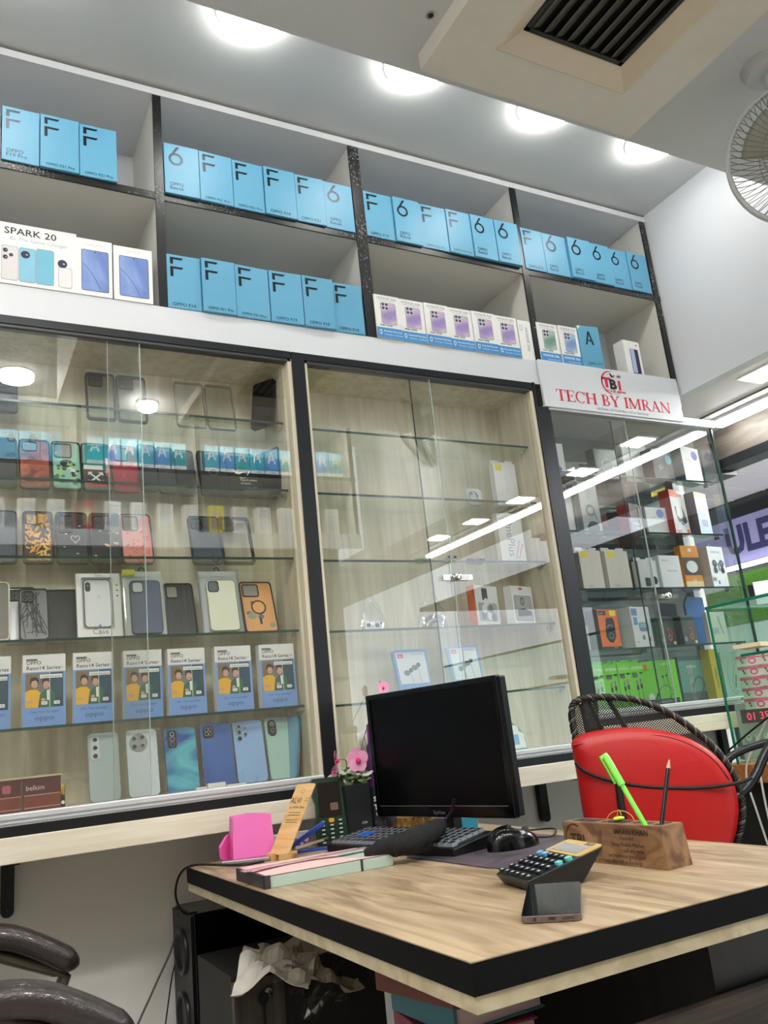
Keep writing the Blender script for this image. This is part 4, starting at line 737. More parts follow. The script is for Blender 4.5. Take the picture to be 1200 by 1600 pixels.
# earphone pouches
def pouch(label, xa, xb, pyb, h):
    x, yy, w = spot(xa, xb, pyb, MS[0], 2.2); t = thing('earphone_pouch', label, 'package', (x, yy, MS[0]+.001), (-.16, 0, 0)); bl = M_('pouch_blue', (74, 138, 200), .35)
    b = MB(); P = [(-w*.44, 0), (w*.44, 0), (w*.47, h*.5), (w*.5, h*.97), (w*.4, h), (-w*.4, h), (-w*.5, h*.97), (-w*.47, h*.5)]; b.prism(P, 0, .012, bl); obj('pouch', b, t, bevel=.002)
    c = MB(); c.flat([(-w*.40, h*.30), (w*.42, h*.30), (w*.42, h*.94), (-w*.43, h*.94)], M_('pouch_window', (206, 216, 220), .3), -.0008); c.flat(rrect(w*.16, h*.085, .001, 2, -w*.30, h*.87), red, -.0011); c.text('JBL', -w*.30, h*.85, .006, whitep, -.0013, 'c', bold=.02); c.text('PRO SOUND', w*.02, h*.88, .007, grayink, -.0011)
    for cx, cz in ((-.18, .52), (.06, .62)): c.flat(circ(w*.09, 14, w*cx, h*cz, .8), M_('bud_grey', (90, 96, 100)), -.0012); c.flat(circ(w*.06, 12, w*(cx+.12), h*(cz+.05)), M_('bud_dark', (50, 54, 58)), -.0013); c.line([(w*(cx+.1), h*cz), (w*(cx+.14), h*.32)], .0015, grayink, -.0014)
    obj('window_print', c, t); return t
pouch('blue earphone pouch behind the monitor, left of the two', 625, 680, 1085, .150); pouch('blue earphone pouch behind the monitor, right of the two', 712, 762, 1082, .155)
# cup by the bottom sill
x, yy, w = spot(794, 826, 1178, -.088, 2.16); t = thing('soap_packet', 'green and white packet with a blue label behind the monitor corner', 'packet', (x, yy, -.087), (-.1, 0, 0))
b = MB(); b.prism([(-w/2, 0), (w/2, 0), (w*.48, .03), (w*.3, .06), (-w*.05, .085), (-w*.5, .075)], 0, .02, M_('packet_green', (40, 150, 96))); obj('packet', b, t, bevel=.002)
c = MB(); c.flat([(-w*.34, .004), (w*.46, .004), (w*.4, .045), (w*.1, .060), (-w*.34, .050)], whitep, -.0012); c.flat(circ(w*.2, 16, 0, .058), whitep, -.0014); c.flat(rrect(w*.30, .030, .003, 4, 0, .03), M_('packet_blue', (80, 150, 210)), -.0016); obj('packet_print', c, t)
# ------------------------------------------------------------------ right cabinet contents
RS = [0.0, .197, .403, .606, .817]
wc = M_('white_card_cool', (224, 230, 232)); bluedot = M_('dot_blue', (30, 80, 190)); dk = M_('carton_dark', (44, 52, 60)); grn = M_('carton_green', (112, 205, 40)); cyan_edge = M_('teal_side', (28, 96, 116))
def d_dots(dotx, dotz, c=bluedot):
    def f(b, w, h):
        b.flat(circ(w*.17, 18, dotx*w, dotz*h, .9), c, -.0007); b.text('wireless', -w*.3, h*.62, .008, bandb, -.0007)
        for i in range(7): b.flat(circ(.0016, 8, (-.32+.11*i)*w, (.16+.09*((i*7) % 3))*h), pgreyc, -.0008)
    return f
pack('white box with a blue round mark, top left shelf of the mirrored cabinet', 864, 886, 744, RS[4], .115, .05, wc, d_dots(.05, .16), y=2.17)
pack('dark framed clear accessory box on the top shelf of the mirrored cabinet', 934, 972, 750, RS[4], .118, .04, M_('smoke_clear', (120, 132, 134), .2), lambda b, w, h: (b.flatring(rrect(w, h, .001, 2, 0, h/2), rrect(w-.008, h-.008, .001, 2, 0, h/2), dk, -.0006), b.flatring(circ(w*.25, 18, 0, h*.45), circ(w*.2, 18, 0, h*.45), wc, -.0007)), y=2.19, side=dk)
pack('crinkled clear bag of white parts on the top shelf of the mirrored cabinet', 980, 1018, 752, RS[4], .15, .03, M_('milky_bag', (200, 210, 210), .15), None, y=2.20, bev=.003)
pack('dark slate box with a round light blue sticker, top shelf', 1022, 1060, 753, RS[4], .122, .05, M_('slate_box', (76, 86, 96), .3), lambda b, w, h: (b.flat(circ(w*.15, 16, w*.3, h*.72), M_('sticker_blue', (110, 190, 220), .2), -.0008), b.text('X1', -w*.2, h*.3, .03, M_('slate_print', (180, 190, 196)), -.0007, rot=.5)), y=2.165, side=M_('slate_side', (24, 28, 34)), rz=.18)
pack('white box with a blue mark and teal side, right end of the top shelf', 1070, 1104, 756, RS[4], .145, .05, wc, d_dots(.22, .78), y=2.165, side=cyan_edge, rz=.18)
pack('frosted white packet low on the left, second shelf from the top', 868, 900, 826, RS[3], .155, .03, wc, lambda b, w, h: b.text('3', w*.2, .01, .012, pgreyc, -.0007), y=2.2)
def d_watch(b, w, h): b.rect(-w*.5, 0, -w*.28, h, dk, -.0006); b.flatring(circ(w*.2, 18, w*.1, h*.45), circ(w*.12, 16, w*.1, h*.45), grayink, -.0007); b.flat(circ(w*.26, 9, w*.14, h*.12, .9), dk, -.0008); b.line([(w*.1, h*.58), (w*.1, h*.95)], w*.16, M_('strap_pale', (190, 196, 196)), -.0007)
pack('clear watch package with a black side strip in the mirrored cabinet', 905, 942, 829, RS[3], .195, .03, M_('clear_card', (178, 190, 190), .15), d_watch, y=2.19)
pack('black box with red side tab and small white words', 985, 1014, 830, RS[3], .112, .05, M_('black_card', (24, 27, 30), .3), lambda b, w, h: (b.text('Nothing', -w*.35, h*.30, .012, wc, -.0007, bold=.02), b.text('is OK', -w*.2, h*.16, .012, wc, -.0007, bold=.02), b.tube([(w*.1, -.001, h*.9), (w*.16, -.001, h*.7)], .002, grayink, 6)), y=2.17, side=M_('crimson_card', (176, 34, 36)), rz=.25)
pack('white box with a pale blue badge beside the black box', 1014, 1048, 831, RS[3], .105, .05, wc, d_dots(.15, .78, M_('badge_blue', (110, 150, 210))), y=2.175)
def d_fast(b, w, h):
    b.rect(-w*.5, h*.84, w*.0, h, org, -.0005); b.text('33W', -w*.02, h*.86, .017, red, -.0007, bold=.03); b.flat([(-w*.3, h*.62), (w*.2, h*.66), (w*.42, h*.3), (w*.1, h*.2), (-w*.2, h*.3)], M_('charger_dark', (60, 62, 66)), -.0006); b.flat([(-w*.2, h*.72), (w*.18, h*.72), (w*.2, h*.42), (w*.0, h*.34), (-w*.2, h*.42)], whitep, -.0008)
    b.line([(-w*.42, h*.22), (0, h*.28), (w*.3, h*.2), (w*.45, h*.32)], .003, M_('wire_white', (220, 220, 220)), -.0009); b.rect(-w*.5, 0, w*.5, h*.13, whitep, -.0010); b.text('FAST', -w*.44, h*.02, .017, red, -.0012, bold=.02); b.rect(w*.26, h*.02, w*.45, h*.12, org, -.0012)
pack('red sided fast charger box printed FAST and 33W', 1053, 1083, 832, RS[3], .172, .045, wc, d_fast, y=2.16, side=M_('red_side', (190, 50, 38)), rz=.22)
def d_buds(b, w, h):
    b.rect(-w*.5, h*.87, w*.5, h, yt, -.0006); b.rect(-w*.42, h*.04, w*.46, h*.62, M_('buds_blue', (150, 180, 220)), -.0006); b.flat(rrect(w*.42, h*.16, .006, 5, .0, h*.28), M_('buds_dark', (60, 66, 74), .2), -.0009); b.line([(-.006, h*.46), (-.008, h*.56)], .003, dk, -.0009); b.line([(.006, h*.44), (.005, h*.52)], .003, dk, -.0009)
    b.text('earbuds', -w*.3, h*.9, .009, ink, -.0008); b.flat(circ(w*.08, 12, w*.3, h*.8), yt, -.0008); b.rect(-w*.4, h*.58, -w*.08, h*.64, yt, -.0009)
pack('pale box with a yellow top and dark earbuds picture', 1092, 1118, 834, RS[3], .168, .045, M_('buds_card', (206, 214, 226)), d_buds, y=2.16, side=M_('buds_side', (112, 108, 122)), rz=.25)
pack('white hanging box with a yellow square, left of two alike on the third shelf', 912, 947, 919, RS[2], .138, .03, M_('warm_card', (218, 214, 204)), d_cable, y=2.17, tab=True, rz=.05)
pack('white hanging box with a yellow square, right of two alike on the third shelf', 953, 990, 919, RS[2], .138, .03, M_('warm_card', (218, 214, 204)), d_cable, y=2.17, tab=True, rz=.05)
pack('small white plug box with two dark earpieces printed low', 1003, 1032, 918, RS[2], .105, .03, wc, lambda b, w, h: (b.flat(rrect(w*.3, h*.3, .004, 4, -w*.1, h*.25), dk, -.0007), b.flat(circ(w*.14, 12, w*.28, h*.3, 1.2), dk, -.0007)), y=2.175, tab=True)
pack('white upright box with faint grey writing on the third shelf', 1036, 1070, 917, RS[2], .122, .05, wc, lambda b, w, h: (b.text('WIRELESS', -w*.4, h*.82, .009, grayink, -.0007), b.rect(-w*.2, h*.5, w*.3, h*.56, pgreyc, -.0007)), y=2.165, rz=.05)
orgrad = M_('amber_card', (226, 150, 50))
def d_disc(b, w, h): b.rect(-w*.5, h*.3, w*.5, h*.72, M_('brown_band', (72, 58, 56)), -.0006); b.flat(circ(w*.32, 20, 0, h*.5, .8), wc, -.0008); b.rect(-w*.5, 0, w*.5, h*.16, M_('pale_amber', (232, 214, 160)), -.0006); b.line([(-.004, .012), (-.004, .035)], .003, wc, -.0009); b.line([(.006, .012), (.006, .035)], .003, wc, -.0009); b.text('wireless charger', 0, h*.76, .006, red, -.0008, 'c'); b.rect(-w*.08, h*.86, w*.1, h*.93, wc, -.0008)
pack('amber and brown box picturing a white round charger', 1074, 1101, 917, RS[2], .162, .03, orgrad, d_disc, y=2.17)
def d_airtips(b, w, h):
    b.text('EARPHONES', -w*.3, h*.84, .010, grayink, -.0007)
    for q in (-.18, .26): b.flat(circ(w*.15, 18, w*q, h*.58, 1.0), M_('pod_dark', (56, 60, 70), .2), -.0007); b.flat(circ(w*.12, 16, w*q, h*.42, 1.1), M_('pod_dark2', (40, 44, 54), .2), -.0008); b.flat(circ(w*.06, 12, w*q, h*.60), M_('pod_lens', (120, 130, 150), .2), -.0009)
    b.rect(w*.02, h*.4, w*.08, h*.6, dk, -.0009); b.flat(rrect(w*.1, h*.09, .002, 3, -w*.1, h*.12), bluedot, -.0009)
    for k in range(3): b.rect(-w*.46+k*w*.08, h*.15, -w*.42+k*w*.08, h*.24, ink, -.0009)
t = thing('accessory_box', 'white box picturing two dark earpieces with a carry handle on top', 'box', onZ(1128, 916, RS[2]), (0, 0, .12)); t.location = (onY(1128, 916, 2.165).x, 2.165, RS[2]+.001)
b = MB(); w, h = .098, .158; b.box(-w/2, 0, 0, w/2, .05, h, wc); d_airtips(b, w, h); obj('carton', b, t); b = MB(); b.tube(smoothpath([(-.026, .02, h-.002), (-.018, .02, h+.010), (.010, .02, h+.010), (.018, .02, h-.002)]), .0022, grayink, 8); obj('carry_handle', b, t)
pack('crinkled white packet at the left of the fourth shelf', 902, 930, 1012, RS[1], .088, .02, M_('milky_white', (214, 222, 222), .3), None, y=2.2)
def d_amazfit(b, w, h): b.rect(-w*.5, 0, w*.5, h*.07, dk, -.0005); b.rect(-w*.46, h*.86, -w*.08, h*.97, ink, -.0007); b.text('oraimo', -w*.42, h*.89, .008, wc, -.0009); b.rect(w*.12, h*.84, w*.42, h*.98, yt, -.0007); b.flat([(-w*.12, h*.78), (w*.22, h*.80), (w*.30, h*.7), (w*.28, h*.32), (w*.1, h*.16), (-w*.1, h*.18), (-w*.24, h*.32)], M_('gadget_black', (34, 36, 42), .2), -.0008); b.flatring(circ(w*.1, 16, w*.04, h*.34), circ(w*.08, 16, w*.04, h*.34), grayink, -.0010); b.line([(-w*.1, h*.56), (w*.05, h*.62), (w*.2, h*.58)], .0025, M_('gadget_shine', (120, 140, 170), .2), -.0010); b.text('ELISA', w*.1, .003, .008, wc, -.0009)
pack('orange box picturing a black gadget with a yellow corner label', 938, 976, 1012, RS[1], .135, .05, org, d_amazfit, y=2.165, side=M_('box_side_brown', (50, 40, 40)), rz=.2)
def d_case(b, w, h): b.rect(-w*.46, h*.78, -w*.16, h*.95, M_('label_slate', (110, 140, 180)), -.0007); b.rect(-w*.4, h*.55, -w*.2, h*.74, M_('label_blue', (90, 160, 220)), -.0007); b.flat(rrect(w*.52, h*.22, .010, 5, w*.1, h*.5), M_('pod_grey', (130, 150, 170), .2), -.0007); b.flat(rrect(w*.44, h*.12, .006, 5, w*.1, h*.54), M_('pod_sky', (150, 190, 224), .2), -.0009); b.flat(circ(w*.08, 12, w*.0, h*.24), grayink, -.0008); b.flat(circ(w*.08, 12, w*.3, h*.2), grayink, -.0008); b.text('M12', -w*.42, h*.1, .01, grayink, -.0008)
pack('white box picturing a blue grey earbud case, fourth shelf', 990, 1027, 1010, RS[1], .142, .055, wc, d_case, y=2.165, rz=.2, side=M_('box_side_pale', (196, 204, 206)))
def d_fig(b, w, h): b.flatring(circ(w*.12, 14, w*.1, h*.28), circ(w*.08, 14, w*.1, h*.28), M_('figure_orange', (220, 90, 50)), -.0007); b.line([(w*.1, h*.4), (w*.0, h*.6), (w*.2, h*.55), (w*.28, h*.36)], .0022, M_('figure_orange', (220, 90, 50)), -.0008); b.flat(circ(w*.1, 14, -w*.34, h*.2), grayink, -.0008); b.flat(rrect(w*.16, h*.1, .002, 3, w*.34, h*.1), yel2, -.0008)
for i, (xa, xb) in enumerate(((1031, 1063), (1067, 1096))):
    x, yy, w = spot(xa, xb, 1007, RS[1], 2.17); b = MB(); b.prism(rrect(w, .105, .012, 5, 0, .0525), 0, .035, M_('case_zip_black', (30, 34, 40), .4)); d_fig(b, w, .105); o = obj('zipped_case', b, None, (x, yy, RS[1]+.001), (0, 0, .2), bevel=.003); tag(o, 'black zipped case with an orange figure, %s of two on the fourth shelf' % ('left', 'right')[i], 'case', 'black zipped cases')
x, yy, w = spot(1082, 1112, 1006, RS[1], 2.26); b = MB(); b.prism([(-.05, 0), (.045, 0), (.035, .09), (.05, .14), (.05, .185), (-.03, .19), (-.05, .16)], 0, .012, M_('pack_blue', (52, 112, 178), .3)); tag(obj('blister_pack', b, None, (x, yy, RS[1]+.001), bevel=.002), 'bright blue blister pack standing behind the black zipped cases', 'package')
pack('white socket card with a dark cable line at the fourth shelf right end', 1112, 1140, 1004, RS[1], .12, .02, M_('card_cream', (214, 214, 204)), lambda b, w, h: (b.line([(w*.1, h*.85), (w*.25, h*.3)], .006, M_('cable_grey', (150, 154, 156)), -.0007), b.rect(-w*.3, h*.3, w*.05, h*.5, M_('socket_grey', (180, 182, 184)), -.0007)), y=2.2)
# green cable boxes on the cabinet floor
def d_green(b, w, h):
    b.text('oraimo', -w*.38, h*.86, w*.27, wc, -.0007, bold=.01); b.flat(rrect(w*.40, h*.11, .003, 3, -w*.2, h*.72), M_('badge_grey', (90, 96, 90)), -.0007); b.rect(w*.15, h*.74, w*.38, h*.78, dk, -.0007)
    for q, s in ((-.12, 0), (.16, .03)):
        b.rect(w*q-.004, h*(.46+s), w*q+.004, h*(.60+s), M_('plug_grey', (120, 124, 120)), -.0007); b.rect(w*q-.005, h*(.38+s), w*q+.005, h*(.48+s), ink, -.0008)
        b.line([(w*q, h*(.4+s)), (w*(q+.02), h*.22), (w*(q+.14), h*.08), (w*(q+.3), h*.04)], .0022, ink, -.0009)
for i, (xa, xb) in enumerate(((929, 952), (951, 974), (973, 993), (992, 1014))):
    pack('bright green cable box with two black plugs, %s from left of four' % ORD[i], xa, xb, 1098-i, RS[0]+.001, .146, .04, grn, d_green, y=2.165+.004*(i % 2), tab=True, group='bright green cable boxes')
def d_neck(b, w, h):
    b.text('oraimo', w*.02, h*.88, .016, wc, -.0007); b.flat(rrect(w*.12, h*.12, .001, 2, -w*.42, h*.86), org, -.0007); b.flat(circ(w*.08, 16, -w*.36, h*.18), wc, -.0007); b.text('HiFi sound', w*.2, .012, .008, dk, -.0008)
    b.line(smooth2([(-w*.22, h*.12), (-w*.12, h*.3), (w*.05, h*.42), (w*.2, h*.38), (w*.28, h*.25), (w*.14, h*.12), (-w*.02, h*.10)]), .0022, ink, -.0009); b.line([(-w*.26, h*.08), (-w*.16, h*.26)], .008, ink, -.0010); b.line([(-w*.15, h*.02), (w*.06, h*.10)], .009, ink, -.0010)
    b.line([(w*.06, h*.6), (w*.1, h*.4)], .0015, ink, -.0009); b.line([(w*.16, h*.6), (w*.14, h*.4)], .0015, ink, -.0009); b.flat(circ(.005, 10, w*.05, h*.62), ink, -.0010); b.flat(circ(.005, 10, w*.16, h*.64), ink, -.0010)
def smooth2(P): return [(v.x, v.z) for v in smoothpath([(a, 0, b) for a, b in P], 5)]
pack('wide bright green box picturing a black neckband earphone', 1012, 1066, 1095, RS[0]+.001, .150, .05, grn, d_neck, y=2.185)
pack('narrow dark carton lying in front of the wide green box', 1022, 1064, 1100, RS[0]+.001, .018, .03, M_('carton_black_teal', (24, 44, 52)), lambda b, w, h: b.text('oraimo ULTRA', -w*.3, .005, .010, wc, -.0007), y=2.13)
def d_bag(b, w, h):
    b.rect(-w*.5, h*.2, w*.5, h*.9, M_('bag_teal_print', (110, 160, 150), .25), -.0005); b.text('oraimo', -w*.24, h*.74, .017, wc, -.0007); P = smooth2([(-w*.16, h*.10), (-w*.1, h*.34), (w*.04, h*.5), (w*.22, h*.5), (w*.28, h*.36), (w*.2, h*.2), (w*.08, h*.06)]); b.line(P, .007, M_('band_grey', (80, 92, 92)), -.0009); b.line([(w*.1, h*.04), (w*.17, h*.16)], .010, M_('band_dark', (90, 60, 70)), -.0011)
pack('teal grey pouch picturing a dark neckband behind the glass', 1070, 1115, 1095, RS[0]+.001, .158, .02, M_('pouch_teal_grey', (80, 108, 108), .25), d_bag, y=2.19, name='earphone_pouch', cat='package')
pack('narrow mustard yellow carton standing upright at the cabinet floor', 1121, 1132, 1090, RS[0]+.001, .175, .04, M_('mustard', (196, 178, 20)), lambda b, w, h: b.text('Wireless 2 Pro', -w*.12, h*.62, .012, ink, -.0007, rot=-PI/2, bold=.02), y=2.15, rz=0)
pack('grey card with thin dark audio leads beside the mustard carton', 1137, 1165, 1088, RS[0]+.001, .165, .01, M_('lead_card', (170, 182, 180)), lambda b, w, h: (b.line(smooth2([(-w*.05, h*.85), (-w*.25, h*.5), (-w*.2, h*.2), (0, h*.06), (w*.2, h*.12)]), .0015, ink, -.0007), b.line(smooth2([(w*.2, h*.7), (0, h*.4), (-w*.02, h*.2), (w*.1, h*.08)]), .0015, ink, -.0008), b.line([(w*.06, h*.2), (w*.2, h*.48)], .005, ink, -.0009)), y=2.2)
# ------------------------------------------------------------------ desk
DZ = -.25
t = thing('desk', 'large wood topped desk with black edge and pale lower band', 'desk', (.9, 1.47, DZ))
b = MB(); b.box(-.376, -.607, -.034, .362, .605, -.001, mat('edge_band_black', (9, 11, 14), .6, var=0, spec=.15)); obj('edge_band', b, t, label='black edge band')
b = MB(); b.box(-.3755, -.6065, -.001, .3615, .6045, .0005, deskw); obj('desk_top', b, t)
b = MB(); b.box(-.374, -.605, -.052, .360, .603, -.034, wood('band_beige', (170, 158, 130), (196, 184, 156), (8, 8, 8), 3, .5)); obj('lower_band', b, t, label='pale beige lower band')
dpan = wood('desk_panel_black', (16, 15, 15), (30, 27, 25), (10, 10, 1), 3, .4)
b = MB(); b.box(.02, -.565, -.75, .34, -.545, -.052, dpan); obj('leg_panel', b, t)
b = MB(); b.box(.320, -.54, -.75, .34, .56, -.052, dpan); obj('leg_panel', b, t)
b = MB(); b.box(-.02, .28, -.75, .32, .30, -.052, dpan); obj('modesty_panel', b, t)
b = MB(); b.box(-.29, -.587, -.50, .357, -.572, -.122, wood('worn_front', (34, 28, 25), (84, 70, 58), (2, 8, 30), 2, .5, 3, (.4, .8))); obj('lower_front_board', b, t, label='dark brown worn front board')
# pedestal under the desk
t = thing('drawer_pedestal', 'dark wood drawer pedestal with a key in its lock under the desk', 'cabinet', (.70, 1.95, -1.0))
pw_ = wood('pedestal_wood', (44, 40, 36), (74, 66, 58), (14, 14, 1), 3, .45)
obj('carcass', MB().box(-.165, -.148, 0, .17, .10, .565, M_('carcass_dark', (11, 10, 10), .6)), t)
obj('door_panel', MB().box(-.165, -.162, .02, -.06, -.148, .555, pw_), t)
b = MB(); b.lathe([(.010, 0), (.010, .006), (.004, .008)], chrome, 16); lk = obj('lock', b, t, (-.095, -.162, .525), (PI/2, 0, 0), label='chrome lock')
b = MB(); b.prism(circ(.011, 16, 0, 0, 1), -.003, 0, black); b.prism([(-.003, -.01), (.003, -.01), (.002, -.05), (-.001, -.055)], -.0025, -.0005, black); k = obj('key', b, t, (-.108, -.172, .520), label='black key')
# plastic bags under the desk
R2 = random.Random(5)
t = thing('paper_bundle', 'crumpled white paper and plastic bags stuffed on the pedestal under the desk', 'paper', (.62, 1.78, -.43))
wp = M_('crumpled_paper', (212, 208, 202), .6); 
def crumple(W, D, H, seed):
    R = random.Random(seed); ph = [R.uniform(0, 6) for _ in range(6)]
    return lambda u, v: (W*(u-.5), D*(v-.5), H*(.5*math.sin(5*u+ph[0])*math.cos(4*v+ph[1])+.3*math.sin(11*u+7*v+ph[2])+.2*math.sin(17*v-9*u+ph[3]))-.05*abs(u-.5))
obj('white_sheet', MB().grid(crumple(.15, .14, .028, 3), 14, 12, wp, False), t, (-.005, -.02, .018), (.25, .12, -.5), solid=.001)
obj('plastic_bag', MB().grid(crumple(.20, .14, .035, 8), 16, 12, M_('dull_film', (176, 168, 158), .3), False), t, (.10, .02, .0), (.5, .25, .3), solid=.001)
obj('plastic_bag', MB().grid(crumple(.16, .12, .05, 12), 16, 12, clearp, False), t, (.09, -.04, -.03), (.7, .1, .6))
# stack of ledgers under the front corner of the desk
for i, (z, hh, dx, rz, cm, lb) in enumerate([(-.47, .050, 0, .1, M_('lavender_cover', (170, 150, 168)), 'lavender paged ledger at the bottom of the stack under the desk'), (-.415, .030, .0, -.15, M_('maroon_cover', (120, 46, 60)), 'maroon bound ledger in the middle of the stack under the desk'), (-.382, .032, .008, .05, M_('book_teal', (46, 100, 112)), 'teal covered ledger below the small one under the desk'), (-.348, .026, -.01, .2, M_('book_orange', (96, 52, 44)), 'orange edged teal notebook topmost under the desk corner')]):
    t = thing('ledger_book', lb, 'book', (.665+dx, 1.13, z), (0, 0, rz)); b = MB(); b.box(-.070, -.075, .003, .070, .075, hh-.003, M_('page_edges', (190, 170, 172), .8)); obj('pages', b, t)
    b = MB(); b.box(-.074, -.08, 0, .074, .08, .003, cm); b.box(-.074, -.08, hh-.003, .074, .08, hh, M_('book_teal', (52, 118, 132)) if i > 1 else cm); b.box(-.077, -.08, 0, -.071, .08, hh, cm); obj('cover', b, t, bevel=.001)
tag(obj('book_shelf_board', MB().box(.54, 1.0, -.485, .74, 1.30, -.472, dpan)), 'dark board carrying the stack of ledgers under the desk', 'shelf')
# black tower speaker
t = thing('tower_speaker', 'tall glossy black loudspeaker standing under the desk corner against the wall', 'speaker', (.68, 2.24, -1.0))
obj('cabinet_body', MB().box(-.125, -.09, .0, .14, .09, .633, gloss), t, bevel=.003)
b = MB(); b.box(-.132, -.088, .01, -.125, .088, .628, black); bf = obj('front_baffle', b, t)
for z, r in ((.54, .052), (.40, .052)):
    b = MB(); P = [(-.1335+.006*abs(math.sin(0)), 0, 0)]; b.T = Matrix.Translation((-.132, 0, z)) @ Matrix.Rotation(-PI/2, 4, 'Y'); b.lathe([(r, 0), (r, .006), (r*.85, .008), (r*.8, .001), (r*.3, -.010), (.001, -.004)], blackalu, 28, False); obj('driver', b, bf)
# cables from the speaker
def cable(label, P, r, m, name='cable', k=6): o = obj(name, MB().tube(smoothpath(P, k), r, m, 7)); return tag(o, label, 'cable')
cable('black charging cable running off the desk edge down to the speaker', [onZ(412, 1346, -.243), onZ(372, 1352, -.243), (.53, 2.02, -.243), (.505, 2.06, -.262), (.50, 2.09, -.31), (.525, 2.12, -.355), (.56, 2.14, -.362)], .0028, black)
cable('grey cable hanging against the wall left of the speaker', [(.555, 2.30, -.40), (.545, 2.34, -.47), (.50, 2.36, -.56), (.44, 2.37, -.68), (.40, 2.37, -.85)], .0028, M_('cable_grey_dark', (96, 92, 88)))
cable('thin black cable hanging against the wall beside the speaker', [(.56, 2.29, -.46), (.545, 2.33, -.52), (.53, 2.35, -.62), (.50, 2.36, -.80)], .0018, black)
# ------------------------------------------------------------------ monitor
yw = math.radians(-79.634); c0 = Vector((1.037, 1.766, -.049)); W, H = .48, .298
t = thing('computer_monitor', 'black widescreen monitor, switched off, seen at an angle on the desk', 'monitor', (1.075, 1.775, DZ))
rot = (.016, 0, yw)
def mon(n, mb, par=t, **k): return obj(n, mb, par, c0-Vector(t.location) if par is t else (0, 0, 0), rot if par is t else (0, 0, 0), **k)
b = MB(); b.ring(rrect(W, H, .004, 3), rrect(W-.026, H-.040, .002, 3, 0, .007), -.004, .012, gloss); b.prism(rrect(W-.004, H-.004, .004, 3), .010, .028, black); b.prism(rrect(W*.7, H*.7, .03, 5), .028, .048, black); bz = mon('bezel', b, bevel=.0015)
b = MB(); b.prism(rrect(W-.026, H-.040, .002, 3, 0, .007), 0, .006, mat('screen_off', (4, 5, 7), .3, var=0, spec=.12)); mon('screen', b)
b = MB(); b.text('EsyView', 0, -H/2+.007, .012, M_('bezel_print', (110, 112, 116)), -.0046, 'c', bold=.01); b.rect(-W/2+.016, -H/2+.0245, W/2-.016, -H/2+.0255, M_('bezel_line', (120, 122, 128), .25), -.0046); mon('brand_print', b)
b = MB(); b.box(-.013, -.018, .008, .013, .018, .20, black); obj('stand_neck', b, t, bevel=.003)
b = MB(); b.T = Matrix.Translation((.02, 0, 0)); b.lathe([(.075, 0), (.075, .004), (.03, .012), (.02, .013)], gloss, 32); obj('stand_base', b, t)
# ------------------------------------------------------------------ keyboard and mouse
ang = math.atan2(1.513-1.891, .909-.806)
t = thing('keyboard', 'black keyboard with blue accent keys in front of the monitor', 'keyboard', (.806, 1.905, DZ), (0, 0, ang))
KL, KW = .403, .126
b = MB(); b.add([(0, 0, .002), (KL, 0, .002), (KL, KW, .002), (0, KW, .002), (0, .0, .018), (KL, .0, .018), (KL, KW, .034), (0, KW, .034)], [(3, 2, 1, 0), (4, 5, 6, 7), (0, 1, 5, 4), (1, 2, 6, 5), (2, 3, 7, 6), (3, 0, 4, 7)], black); obj('keyboard_body', b, t, bevel=.003)
keyw, keyb = M_('key_black', (24, 26, 30), .45), M_('key_blue', (26, 96, 190), .45); kedge = M_('key_side', (118, 124, 132), .4)
for r in range(6):
    x = .010
    while x < KL-.022:
        wd = .0175
        if r == 0 and .10 < x < .20: wd = .105
        y0 = .010+r*.0188; z0 = .0178+.016*(y0+.009)/KW; blue = (r in (2, 3) and .035 < x < .075) or (r in (0, 1) and .285 < x < .325)
        b = MB(); s = .0018; y1 = y0+.0163
        b.add([(x, y0, z0-.001), (x+wd, y0, z0-.001), (x+wd, y1, z0+.001), (x, y1, z0+.001), (x+s, y0+s, z0+.006), (x+wd-s, y0+s, z0+.006), (x+wd-s, y1-s, z0+.008), (x+s, y1-s, z0+.008)], [(0, 1, 5, 4), (1, 2, 6, 5), (2, 3, 7, 6), (3, 0, 4, 7)], keyb if blue else kedge)
        b.add([(x+s, y0+s, z0+.006), (x+wd-s, y0+s, z0+.006), (x+wd-s, y1-s, z0+.008), (x+s, y1-s, z0+.008)], [(0, 1, 2, 3)], keyb if blue else keyw)
        obj('key', b, t); x += wd+.0022
t = thing('computer_mouse', 'black computer mouse on the dark mat right of the keyboard', 'mouse', (1.04, 1.495, DZ+.002), (0, 0, math.radians(-85)))
def mfn(u, v):
    a = 2*PI*u; q = PI/2*v; rx, ry = .036, .063; return (rx*math.cos(a)*math.cos(q)**.55, ry*math.sin(a)*math.cos(q)**.55, .039*math.sin(q)*(1-.18*math.sin(a)))
obj('mouse_body', MB().grid(mfn, 28, 10, gloss), t)
obj('mouse_base', MB().prism([(0, 0)], 0, 0, black) if False else (lambda m: (m.lathe([(.9, 0), (.9, .004)], black, 28), [m.v.__setitem__(i, Vector((v.x*.036, v.y*.060, v.z))) for i, v in enumerate(m.v)])[0] and m)(MB()), t)
obj('scroll_wheel', MB().tube([(-.004, .036, .030), (.004, .036, .030)], .007, M_('wheel_grey', (60, 62, 66)), 14), t)
cable('black mouse cord looping behind the mouse', [(1.095, 1.495, -.235), (1.14, 1.50, -.24), (1.20, 1.56, -.243), (1.24, 1.62, -.244), (1.20, 1.66, -.244), (1.15, 1.68, -.244)], .002, black)
b = MB(); P0 = [onZ(*p, DZ+.002) for p in ((560, 1345), (690, 1347), (770, 1357), (840, 1362), (884, 1330), (884, 1312), (800, 1302))]
P0 = [(.86, 1.62), (.872, 1.50), (.877, 1.35), (.90, 1.28), (1.07, 1.38), (1.20, 1.48), (1.18, 1.66), (1.08, 1.76)]
z0, z1 = DZ+.0006, DZ+.003; n = len(P0)
